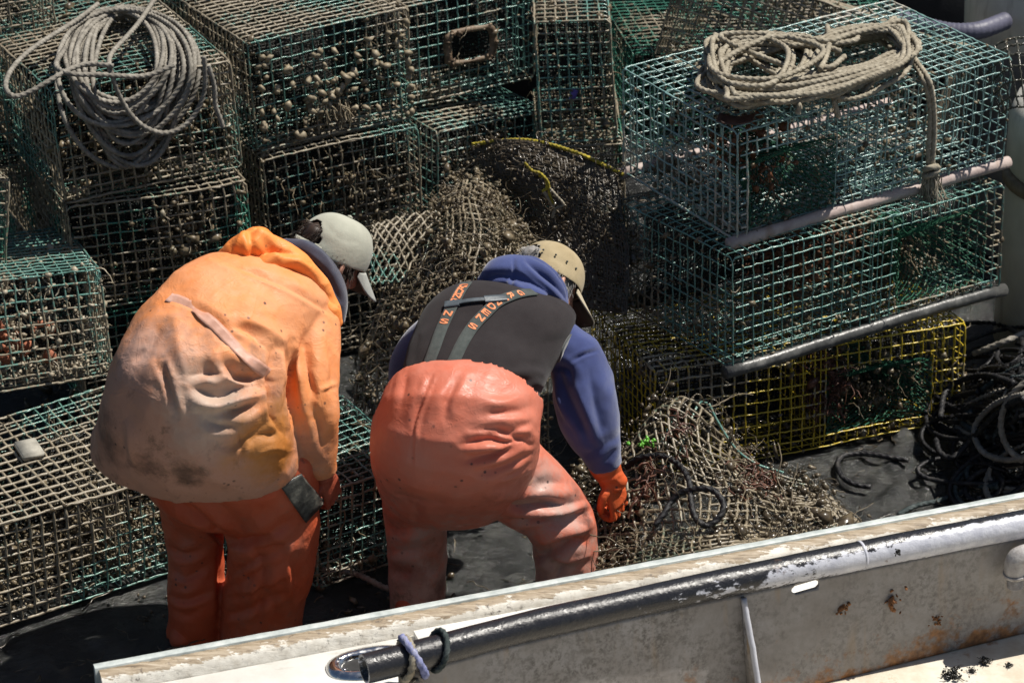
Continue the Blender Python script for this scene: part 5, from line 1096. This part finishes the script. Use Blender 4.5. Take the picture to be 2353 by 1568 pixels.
for dx in (0, 13):
    pts = [(2060, 62), (2086, 96), (2096+dx*.4, 136), (2118+dx, 178), (2134+dx*.7, 228), (2136+dx*.8, 290), (2132+dx*.9, 345), (2133+dx*.5, 388)]
    C = smooth_path([on_box('T7', x, y, .022+dx*.0006) for x, y in spline(pts, 60)], 5); rope_obj('tail', C, .0090, M_ROPE, '', parent=hank, n=150)
kc = on_box('T7', 2138, 392, .03); s = Soup(); HK = np.array(hank.location)
th = np.linspace(0, 6.28*2.2, 60); C = kc+np.stack([np.cos(th)*.021, -.006+np.sin(th)*.012, np.linspace(-.022, .022, 60)+np.sin(th*1.3)*.006], -1); tube(s, C, .0105, 8, lobes=3, lobe=.15, twist=80)
obj('knot', s.me('knot', HK), M_ROPE, hank); s = Soup(); g = np.random.default_rng(2)
for k in range(70):
    a = kc+np.array([g.normal()*.012, -.004+g.normal()*.008, -.02]); st = strand(g, a, g.uniform(.07, .16), .012, .25, .16, (g.normal()*.25+.08, -.05, -1)); tube(s, st, .0022, 4, cap=False)
obj('frayed_end', s.me('frayed_end', HK), M_ROPE, hank)
# ---------------------------------------------------- crushed, weedy traps and nets
def ctrl_surface(ctrl):
    c = np.array([[P(*q) for q in row] for row in ctrl])
    def S(u, v):
        u = np.clip(np.asarray(u, float), 0, 1); v = np.clip(np.asarray(v, float), 0, 1)
        def basis(n, x):
            x = x*(n-1-1e-9); i = x.astype(int); f = x-i; W = np.zeros((len(x), n))
            w4 = (.5*(-f+2*f**2-f**3), .5*(2-5*f**2+3*f**3), .5*(f+4*f**2-3*f**3), .5*(-f**2+f**3))
            for o, w in zip((-1, 0, 1, 2), w4): W[np.arange(len(x)), np.clip(i+o, 0, n-1)] += w
            return W
        return np.einsum('kr,kc,rcd->kd', basis(c.shape[0], v), basis(c.shape[1], u), c)
    return S
def crushed(name, ctrl, nu, nv, r, mat, label, cat, seed, foul=.6, lump=800, lsize=-4.9, strands=200, slen=(.05, .2), growth=None, warp=.012, drop=.12, diag=False, group=None, strand_mat=None, depth=.10, srad=.0013):
    g = np.random.default_rng(seed); S = ctrl_surface(ctrl); sn = SmoothNoise(g, 8, (6, 26)); fn = SmoothNoise(g, 8, (4, 24), 1)
    base = S([.5], [1.0])[0]; root = empty(name, base, label, cat, group); s = Soup(); n = 60
    lines = []
    if not diag:
        for i in range(nu+1): lines.append((np.full(n, i/nu), np.linspace(0, 1, n)))
        for i in range(nv+1): lines.append((np.linspace(0, 1, n), np.full(n, i/nv)))
    else:
        for i in range(-nv, nu+1):
            t = np.linspace(0, 1, n); u = i/nu+t*nv/nu; k = (u >= 0) & (u <= 1); lines.append((u[k], t[k])); u = i/nu+(1-t)*nv/nu; k = (u >= 0) & (u <= 1); lines.append((u[k], t[k]))
    for u, v in lines:
        if len(u) < 4: continue
        p = S(u+g.normal()*.004, v+g.normal()*.004); p = p+sn(p)*warp+g.normal(size=p.shape)*.0012; m = len(p); keep = np.ones(m, bool)
        for _ in range(g.poisson(drop*4)): a = g.integers(0, m); keep[a:a+g.integers(3, 14)] = False
        idx = np.flatnonzero(keep)
        for run in np.split(idx, np.flatnonzero(np.diff(idx) > 1)+1):
            if len(run) < 3: continue
            f = np.clip(foul+fn(p[run])[:, 0]*.35, 0, 1); tube(s, p[run], r*(1+f*.5+f*np.abs(g.normal(size=len(run)))*.5), 5, f, cap=False)
    obj('wire_mesh', s.me('wire_mesh', base), mat, root); s = Soup()
    if lump:
        uv = g.random((lump, 2)); p = S(uv[:, 0], uv[:, 1]); p = p+sn(p)*warp; p = p+g.normal(size=p.shape)*np.array([.02, depth*.5, .02])+np.array([0, depth*.35, -.01]); k = fn(p*1.4)[:, 0] > -.45; lumps(s, p[k], g.lognormal(lsize, .45, k.sum()), 1, g=g)
    for k in range(strands):
        uv = g.random(2); p = S([uv[0]], [uv[1]])[0]+g.normal(size=3)*.012; st = strand(g, p, g.uniform(*slen), .013, .12, .5); tube(s, st, np.linspace(1.2, .5, len(st))*srad*g.uniform(.7, 1.8), 4, 1, cap=False)
    if s.n: obj('marine_growth', s.me('marine_growth', base), growth or M_GROW, root, kind='stuff')
    return root, S, base, g
c14 = [[(965, 520, 1.8), (1035, 446, 1.78), (1082, 424, 1.76), (1135, 452, 1.78), (1188, 520, 1.8)],
       [(950, 575, 1.65), (1030, 520, 1.52), (1090, 505, 1.48), (1155, 522, 1.52), (1208, 585, 1.65)],
       [(890, 660, 1.5), (1000, 622, 1.36), (1070, 602, 1.31), (1150, 612, 1.36), (1222, 655, 1.5)],
       [(850, 770, 1.4), (955, 735, 1.25), (1060, 722, 1.2), (1150, 722, 1.25), (1235, 745, 1.4)],
       [(820, 900, 1.25), (940, 885, 1.10), (1050, 880, 1.08), (1150, 865, 1.1), (1245, 865, 1.3)],
       [(800, 1060, 1.15), (930, 1070, 1.0), (1050, 1070, 1.0), (1150, 1060, 1.0), (1260, 1050, 1.2)]]
crushed('crushed_trap', c14, 18, 30, .0027, MW_BROWN, 'crumpled weed covered trap heaped up between the heads of the two men', 'crushed trap', 51, .65, 5200, -5.1, 1500, (.04, .16), M_GROW, .016, .16, group='crushed traps on the deck', depth=.14)
crushed('wire_panel', [[(858, 520, 1.55), (930, 490, 1.6), (1010, 478, 1.65)], [(850, 590, 1.45), (920, 570, 1.5), (1000, 560, 1.55)], [(850, 660, 1.38), (915, 650, 1.42), (980, 640, 1.45)]], 8, 5, .0026, MW_MUD, 'torn piece of diamond mesh leaning on the weedy heap beside the pale cap', 'wire mesh', 52, .6, 60, -5.1, 14, warp=.008, drop=.05, diag=True)
c16 = [[(1085, 332, 2.12), (1205, 322, 2.02), (1320, 350, 1.92), (1432, 402, 1.84)], [(1120, 400, 2.0), (1225, 400, 1.9), (1330, 430, 1.8), (1432, 480, 1.74)], [(1180, 540, 1.85), (1262, 540, 1.75), (1345, 560, 1.68), (1434, 600, 1.62)], [(1215, 700, 1.6), (1290, 700, 1.55), (1360, 710, 1.5), (1436, 720, 1.46)]]
r16, S16, b16, g16 = crushed('fishing_net', c16, 46, 64, .0026, MW_DARK, 'dark brown fouled net hanging beside the green traps with a yellow edge rope', 'fishing net', 53, .5, 1500, -5.2, 260, (.05, .2), M_GROWD, .014, .12, depth=.05)
e = S16(np.linspace(0, 1, 60), np.zeros(60))+np.array([0, -.008, .004]); rope_obj('edge_rope', e, .0065, M_ROPEY, '', parent=r16, n=220)
pe = lambda l, y: [P(x, yy, y) for x, yy in l]
for i, l in enumerate(([(1205, 374), (1222, 392), (1240, 398), (1258, 418), (1262, 445), (1270, 470)], [(1238, 402), (1252, 410), (1256, 430), (1246, 440)], [(1262, 432), (1280, 452), (1294, 470), (1276, 480), (1268, 500)], [(1248, 440), (1262, 460), (1272, 476)])):
    rope_obj('yellow_rope_end', pe(l, 1.74), .005, M_ROPEY if i < 2 else M_ROPE, 'frayed yellow rope end number' if 0 else '', parent=r16, n=60)
c15 = [[(1385, 1085, .98), (1470, 1010, .97), (1556, 928, .96), (1628, 926, .96), (1695, 1015, .97), (1800, 1080, .92), (1905, 1128, .88)],
       [(1380, 1112, .84), (1462, 1050, .78), (1528, 1000, .76), (1612, 1030, .76), (1705, 1085, .79), (1830, 1135, .78), (1962, 1168, .77)],
       [(1372, 1170, .72), (1450, 1130, .62), (1530, 1105, .58), (1630, 1130, .58), (1740, 1150, .62), (1860, 1178, .66), (1992, 1195, .70)],
       [(1370, 1250, .58), (1450, 1225, .47), (1540, 1215, .44), (1640, 1215, .44), (1750, 1208, .50), (1860, 1213, .56), (1965, 1213, .62)],
       [(1362, 1318, .42), (1450, 1298, .33), (1540, 1282, .31), (1640, 1264, .31), (1750, 1244, .38), (1850, 1232, .45), (1955, 1222, .52)]]
r15, S15, b15, g15 = crushed('crushed_trap', c15, 26, 18, .0033, MW_BROWN, 'crumpled trap full of weed being hauled by the orange glove', 'crushed trap', 54, .55, 1700, -5.0, 300, (.06, .2), M_GROWD, .026, .05, group='crushed traps on the deck', depth=.12)
s = Soup(); g = g15
for k in range(150):
    uv = g.random(2); p = S15([uv[0]], [uv[1]])[0]+g.normal(size=3)*.014; st = strand(g, p, g.uniform(.05, .24), .014, .05, .24); tube(s, st, .0012*g.uniform(.6, 1.9), 4, 1, cap=False)
obj('dry_twine', s.me('dry_twine', b15), simple('tan twine scraps', [(.3, (.09, .07, .045)), (.6, (.22, .175, .115)), (.8, (.36, .31, .23))], 24, .7), r15, kind='stuff')
s = Soup()
for (u, v, n) in ((.72, .25, 70), (.62, .35, 20), (.25, .45, 30), (.38, .2, 25)):
    for k in range(n): st = strand(g, S15([u+g.normal()*.035], [v+g.normal()*.08])[0]+np.array([0, -.03, .02]), g.uniform(.03, .11), .012, .2, .45); tube(s, st, .0024*g.uniform(.7, 1.6), 4, 1, cap=False)
obj('red_weed', s.me('red_weed', b15), M_WEEDR, r15, kind='stuff')
s = Soup(); tube(s, spline([P(1556, 930, .93), P(1535, 985, .80), P(1510, 1040, .72), P(1545, 1065, .70), P(1600, 935, .93), P(1625, 925, .94)], 50), .0042, 6, .5); tube(s, spline([P(1628, 926, .93), P(1650, 970, .90), P(1690, 1030, .86), P(1740, 1066, .84), P(1800, 1085, .82)], 40), .0042, 6, .5)
obj('frame_wire', s.me('frame_wire', b15), MW_TEAL, r15)
s = Soup(); lumps(s, np.array([P(1487, 1016, .73)])+g.normal(size=(26, 3))*np.array([.018, .006, .005]), g.uniform(.006, .013, 26), squash=(1, .6, .25), g=g); obj('green_weed', s.me('green_weed', b15), M_LEAFG, r15, kind='stuff')
zB = lambda p: (p[0]*.2856+1344, p[1]*.2856+873.6)
pts = [(330, 690), (430, 615), (600, 600), (740, 660), (830, 780), (845, 960), (880, 1090), (980, 1165), (1085, 1110), (1132, 1000), (1060, 900), (940, 860), (780, 885), (690, 970), (640, 1060), (560, 1180)]
ysd = [.74, .72, .70, .66, .58, .50, .45, .42, .43, .46, .50, .52, .54, .53, .50, .47]
rope_obj('loose_rope', [P(*zB(p), y-.03) for p, y in zip(pts, ysd)], .0098, M_ROPED, 'dark wet rope looped over the crumpled trap by the orange glove', 'rope', 'loose ropes lying on the deck', wob=.003)
# more weed and mesh scraps below the glove and behind the legs
crushed('weed_heap', [[(1330, 1110, .9), (1380, 1095, .9), (1440, 1080, .9)], [(1330, 1200, .72), (1390, 1185, .66), (1450, 1170, .66)], [(1325, 1290, .56), (1390, 1275, .5), (1450, 1260, .48)], [(1320, 1360, .42), (1390, 1340, .36), (1470, 1320, .32)]], 9, 9, .0026, MW_DARK, 'dark wet heap of weed and mussels beside the right knee', 'weed heap', 55, .5, 1300, -4.75, 420, (.05, .16), M_GROWD, .02, .3, depth=.12)
# ---------------------------------------------------- rope pile at the right edge
g = np.random.default_rng(77); pile = empty('rope_pile', PZ(2330, 1080, 0), 'dark tangled pile of wet rope on the deck at the right edge', 'rope pile', 'loose ropes lying on the deck'); PL = np.array(pile.location)
hx = lambda x, y: .02+.50*math.exp(-((x-2440)/190.)**2-((y-900)/150.)**2)
for k in range(85):
    cx, cy = g.uniform(2225, 2540), g.uniform(800, 1120); a, b = g.uniform(45, 150), g.uniform(25, 75); tl = g.uniform(-.6, .3); n = 26; f = g.uniform(.6, 1.3)
    th = np.linspace(g.uniform(0, 6), g.uniform(0, 6)+6.28*f, n); x = cx+a*np.cos(th)*math.cos(tl)-b*np.sin(th)*math.sin(tl)+g.normal(size=n)*3; y = cy+a*np.cos(th)*math.sin(tl)+b*np.sin(th)*math.cos(tl)
    C = smooth_path([PZ(q, w, max(.012, hx(q, w)+g.uniform(-.02, .03))) for q, w in zip(x, y)], 3)
    rope_obj('rope_loop', spline(C, 90), g.choice([.009, .0105, .008]), g.choice([M_ROPED, M_ROPED, M_ROPEK, M_ROPED, M_ROPED]) if k % 9 else M_ROPEG, '', parent=pile, raw=True, sides=7)
for pts in ([(2352, 905), (2290, 925), (2245, 968), (2240, 1005), (2262, 1040), (2310, 1055), (2352, 1050)], [(2400, 850), (2330, 900), (2300, 960), (2310, 1020), (2350, 1060)], [(2400, 740), (2330, 775), (2280, 795), (2235, 812)], [(2160, 960), (2172, 900), (2215, 870), (2270, 862), (2330, 880)], [(2150, 1010), (2160, 1040), (2190, 1050), (2230, 1010), (2300, 940), (2352, 915)]):
    rope_obj('rope_loop', spline([PZ(x, y, hx(x, y)+.05) for x, y in pts], 110), .0105, M_ROPEG if pts[0][0] > 2340 else M_ROPED, '', parent=pile, raw=True, sides=8)
s = Soup(); n = 500; x, y = g.uniform(2200, 2480, n), g.uniform(840, 1160, n); lumps(s, np.array([PZ(a, b, hx(a, b)*.8) for a, b in zip(x, y)]), g.lognormal(-4.6, .5, n), g=g); obj('marine_growth', s.me('marine_growth', PL), M_GROWD, pile, kind='stuff')
zC = lambda p: (p[0]*.3429+1982, p[1]*.3429+672)
rope_obj('loose_rope', [PZ(*zB(p), .02) for p in ((2600, 640), (2450, 620), (2320, 590), (2200, 568), (2090, 585), (2042, 650), (2070, 760), (2160, 830), (2300, 850))], .0098, M_ROPED, 'rope looped on the mud in front of the yellow trap', 'rope', 'loose ropes lying on the deck', wob=.004)
rope_obj('loose_rope', [PZ(x, y, .02) for x, y in ((2060, 1180), (2110, 1160), (2170, 1148), (2240, 1120), (2300, 1085), (2370, 1060))], .0085, M_ROPEK, 'dark green rope lying along the gunwale at the right', 'rope', 'loose ropes lying on the deck', wob=.004)
rope_obj('loose_rope', [PZ(x, y, .02) for x, y in ((700, 1290), (745, 1303), (795, 1312), (850, 1336), (905, 1352), (960, 1350))], .0098, M_ROPEG, 'muddy rope on the deck between the legs of the two men', 'rope', 'loose ropes lying on the deck', wob=.006)
# ---------------------------------------------------- mud, mussels and shells strewn on the deck
g = np.random.default_rng(5); s = Soup(); n = 3600
x, y = g.uniform(-2.6, 2.6, n), g.uniform(-.35, 2.2, n); fn = SmoothNoise(g, 10, (2, 7), 1); p = np.stack([x, y, np.full(n, .004)], -1); k = fn(p)[:, 0] > .1; lumps(s, p[k], g.lognormal(-4.95, .55, k.sum()), g=g)
for q in range(500):
    st = strand(g, (g.uniform(-2.4, 2.4), g.uniform(-.2, 2), .01), g.uniform(.05, .2), .014, 0, .4); st[:, 2] = np.clip(st[:, 2], .002, .03); tube(s, st, .002*g.uniform(.6, 1.6), 3, cap=False)
obj('deck_litter', s.me('deck_litter'), M_GROWD, None, kind='stuff')
# ---------------------------------------------------- things fixed to, or lying on, single traps
def child_of(key): return [o for o in bpy.data.objects if o.type == 'EMPTY' and (np.abs(np.array(o.location)-BOX[key][0]).max() < 1e-5)][0]
g = np.random.default_rng(8); s = Soup(); n = 95; U_, V_, H_ = BOX['T2'][2]
p = np.stack([np.clip(g.normal(.30, .19, n), .02, .6), -.006-np.abs(g.normal(size=n))*.006, np.clip(g.normal(.19, .085, n), .02, .38)], -1); lumps(s, p, g.uniform(.009, .019, n), squash=(.8, .8, 1.25), g=g)
for k in range(40): st = strand(g, (.30+g.normal()*.03, -.01, .12+g.normal()*.015), .07, .012, .5, .3); tube(s, st, .0025, 4, cap=False)
obj('sea_squirts', s.me('sea_squirts'), M_SQUIRT, child_of('T2'), kind='stuff')
s = Soup(); th = np.linspace(0, 6.283, 40, endpoint=False); cx, cz, a, b = .33, .182, .088, .056
ov = lambda k, dy: np.array([(cx+(a*k)*np.sign(math.cos(t))*abs(math.cos(t))**.45, dy, cz+(b*k)*np.sign(math.sin(t))*abs(math.sin(t))**.45) for t in th])
rows = np.array([ov(.92, .002), ov(.94, -.008), ov(1.05, -.013), ov(1.22, -.010), ov(1.26, .0)])+g.normal(size=(5, 40, 3))*.0012; i = np.arange(4)[:, None]*40; j = np.arange(40)[None]
s.add(rows.reshape(-1, 3), np.stack(np.broadcast_arrays(i+j, i+40+j, i+40+(j+1) % 40, i+(j+1) % 40), -1).reshape(-1, 4)); lumps(s, ov(1.1, -.012)[g.integers(0, 40, 40)]+g.normal(size=(40, 3))*.006, g.uniform(.003, .009, 40), g=g)
obj('escape_vent', s.me('escape_vent'), simple('fouled brown vent', [(.3, (.07, .045, .03)), (.55, (.2, .14, .09)), (.75, (.34, .27, .2))], 30, .6), child_of('T4'))
s = Soup(); box_mesh(s, (-.035, -.055, 0), (.035, .055, .02), bev=.004); st_ = obj('flat_stone', s.me('flat_stone'), simple('pale slab', [(.3, (.22, .21, .18)), (.7, (.42, .40, .34))], 20, .8)); q = on_box('T11', 68, 1038, .006); st_.location = tuple(q); st_.rotation_euler = (0, 0, R(25)); tag(st_, 'flat pale slab lying on the lid of the tan trap at the left', 'stone')
# bent rubber flap on the pale top trap
s = Soup(); u, v = np.meshgrid(np.linspace(-.055, .055, 10), np.linspace(-.022, .022, 6)); Vv = np.stack([u, v+u*.3, .012*np.abs(u/.055)**1.5+.006*np.sin(v*90)], -1).reshape(-1, 3); i = np.arange(5)[:, None]*10; j = np.arange(9)[None]
s.add(Vv, np.stack(np.broadcast_arrays(i+j, i+j+1, i+11+j, i+10+j), -1).reshape(-1, 4)); fo = obj('rubber_flap', s.me('rubber_flap'), simple('brown rubber', [(.3, (.05, .025, .02)), (.7, (.16, .08, .06))], 20, .5)); md = fo.modifiers.new('t', 'SOLIDIFY'); md.thickness = .004
fo.location = tuple(on_box('T7', 1690, 276, .008)); fo.rotation_euler = (0, 0, R(-20)); tag(fo, 'dark brown rubber flap lying on the lid of the pale top trap', 'rubber scrap')
s = Soup(); box_mesh(s, (-.012, -.001, -.02), (.012, .001, .02)); to = obj('purple_tag', s.me('purple_tag', smooth=False), simple('purple plastic', [(.3, (.12, .08, .35)), (.7, (.2, .14, .5))]), child_of('T6')); to.location = (.13, -.006, .17); to.rotation_euler = (0, .3, 0)
def clump(key, lo, hi, n, mat, name, size=-4.6, seed=1, st=0):
    g = np.random.default_rng(seed); s = Soup(); lo = np.array(lo); hi = np.array(hi); c = (lo+hi)/2; p = np.clip(c+g.normal(size=(n, 3))*(hi-lo)*.27, lo, hi); lumps(s, p, g.lognormal(size, .4, n), g=g)
    for k in range(st): q = strand(g, p[g.integers(0, n)], g.uniform(.03, .1), .012, .3, .5); tube(s, q, .002, 3, cap=False)
    obj(name, s.me(name), mat, child_of(key), kind='stuff')
clump('T7', (.03, .05, .1), (.30, .3, .34), 150, M_ORANGE_GROW, 'orange_growth', -4.8, 3, 60)
clump('T8', (.30, .2, .05), (.72, .45, .34), 420, M_ORANGE_GROW, 'orange_growth', -4.9, 4, 90)
clump('T8', (.75, .2, .02), (1.0, .5, .2), 520, M_GROW, 'bait_clump', -4.6, 5, 120)
clump('T9', (.55, -.01, .12), (.70, .06, .34), 160, M_WEEDR, 'red_weed', -5.0, 6, 200)
clump('T9', (.62, .05, .02), (1.05, .4, .25), 600, M_GROW, 'bait_clump', -4.8, 7, 160)
clump('T10', (.55, .05, .04), (.95, .4, .16), 60, M_BRICK, 'brick_bits', -4.2, 8)
clump('T10', (.3, .02, .03), (1.05, .5, .32), 900, M_SHELL, 'shells', -4.95, 9, 160)
clump('T11', (.1, .02, .01), (1.1, .5, .12), 1500, M_GROW, 'shells', -5.2, 10, 160)
clump('T1', (.05, .03, .02), (.58, .5, .3), 900, M_GROW, 'mud_clumps', -4.6, 11, 120)
clump('T1b', (.3, -.01, .1), (.5, .05, .35), 200, M_GROW, 'mud_clumps', -4.7, 12, 60)
clump('T1c', (.2, -.01, .15), (.6, .05, .38), 200, M_SQUIRT, 'sea_squirts', -4.4, 13, 30)
clump('T3', (.1, -.01, .05), (.55, .02, .3), 160, M_GROW, 'mud_clumps', -4.7, 14, 60)
clump('T5', (.05, -.01, .05), (.4, .1, .35), 100, M_GROWD, 'mud_clumps', -4.7, 15, 60)
# ---------------------------------------------------- background at the top right
def lathe(prof, n=48):
    s = Soup(); th = np.linspace(0, 6.2832, n, endpoint=False); rows = np.array([[(r*math.cos(t), r*math.sin(t), z) for t in th] for r, z in prof]); k = len(prof); i = np.arange(k-1)[:, None]*n; j = np.arange(n)[None]
    s.add(rows.reshape(-1, 3), np.stack(np.broadcast_arrays(i+j, i+(j+1) % n, i+n+(j+1) % n, i+n+j), -1).reshape(-1, 4)); s.add(np.concatenate([rows[-1], [[0, 0, prof[-1][1]]]]), None, [(q, (q+1) % n, n) for q in range(n)]); return s
m = M('stained pale plastic', .45); z = m.axis(2); c = m.ramp(m.noise(6, 5), [(.3, (.42, .40, .35)), (.7, (.60, .58, .52))]); st = m.ramp(m.noise(1, 4, .7, m.vec((14, 14, 2))), [(.58, 0), (.75, .8)]); m.color(m.mix(st, c, (.16, .13, .10))); M_TUB = m.m
bp = P(2500, 600, 2.25); bp[2] = 0; bar = empty('plastic_barrel', bp, 'stained cream plastic barrel standing behind the right stack', 'barrel')
obj('body', lathe([(.30, 0), (.32, .03), (.325, .3), (.32, .62), (.315, .66)]).me('body'), M_TUB, bar); obj('band', lathe([(.318, .655), (.332, .66), (.332, .70), (.318, .705), (.30, .706)]).me('band'), simple('brown ring', [(.3, (.12, .09, .06)), (.7, (.24, .19, .14))], 20), bar)
obj('upper_body', lathe([(.31, .706), (.325, .74), (.325, .90), (.30, .97), (.22, .99)]).me('upper_body'), M_TUB, bar)
bp = P(2420, 60, 3.3); bp[2] = 0; cov = empty('engine_cover', bp, 'rounded cream cover at the top right corner beyond the barrel', 'engine cover'); obj('base', lathe([(.33, 0), (.34, .5), (.34, .86)]).me('base'), simple('grey base', [(.3, (.10, .10, .11)), (.7, (.2, .2, .2))], 8), cov); obj('hood', lathe([(.345, .86), (.35, 1.0), (.33, 1.12), (.26, 1.22), (.12, 1.28), (.02, 1.29)]).me('hood'), M_TUB, cov)
s = Soup(); hp = spline([P(2060, 40, 3.0), P(2130, 62, 2.95), P(2190, 74, 2.9), P(2250, 70, 2.9), P(2310, 48, 3.0)], 60); tube(s, hp, .034*(1+.035*np.sin(np.arange(60)*2.2)), 16); ho = obj('hose', s.me('hose', hp[30]), simple('blue grey hose', [(.3, (.07, .07, .10)), (.7, (.12, .12, .17))], 8, .5)); ho.location = tuple(hp[30]); tag(ho, 'blue grey hose running behind the right stack to the cream cover', 'hose')
crushed('wire_panel', [[(2240, 140, 2.05), (2290, 98, 2.05), (2352, 86, 2.05), (2440, 105, 2.05)], [(2275, 195, 1.95), (2312, 160, 1.9), (2362, 150, 1.9), (2440, 172, 1.9)], [(2300, 265, 1.9), (2332, 250, 1.85), (2372, 250, 1.85), (2440, 262, 1.85)]], 7, 6, .0036, MW_DARK, 'rounded dark wire mesh curling over the barrel at the right edge', 'wire mesh', 61, .4, 0, strands=0, warp=.004, drop=0)
bp = P(1318, 4, 3.25); s = Soup(); box_mesh(s, (-.10, -.06, -.07), (.10, .06, .05), bev=.02); fo = obj('foam_float', s.me('foam_float'), M_WHITEP); fo.location = tuple(bp); fo.rotation_euler = (0, .2, .5); tag(fo, 'white foam block among the traps at the top of the pile', 'float')
s = Soup(); box_mesh(s, (2.05, 4.1, -.1), (2.25, 4.3, 1.6), bev=.02); po_ = obj('cabin_post', s.me('cabin_post', (2.15, 4.2, 0)), simple('brown post', [(.3, (.05, .035, .025)), (.7, (.09, .06, .045))])); po_.location = (2.15, 4.2, 0); tag(po_, 'dark brown post in the shadow behind the hose', 'post')
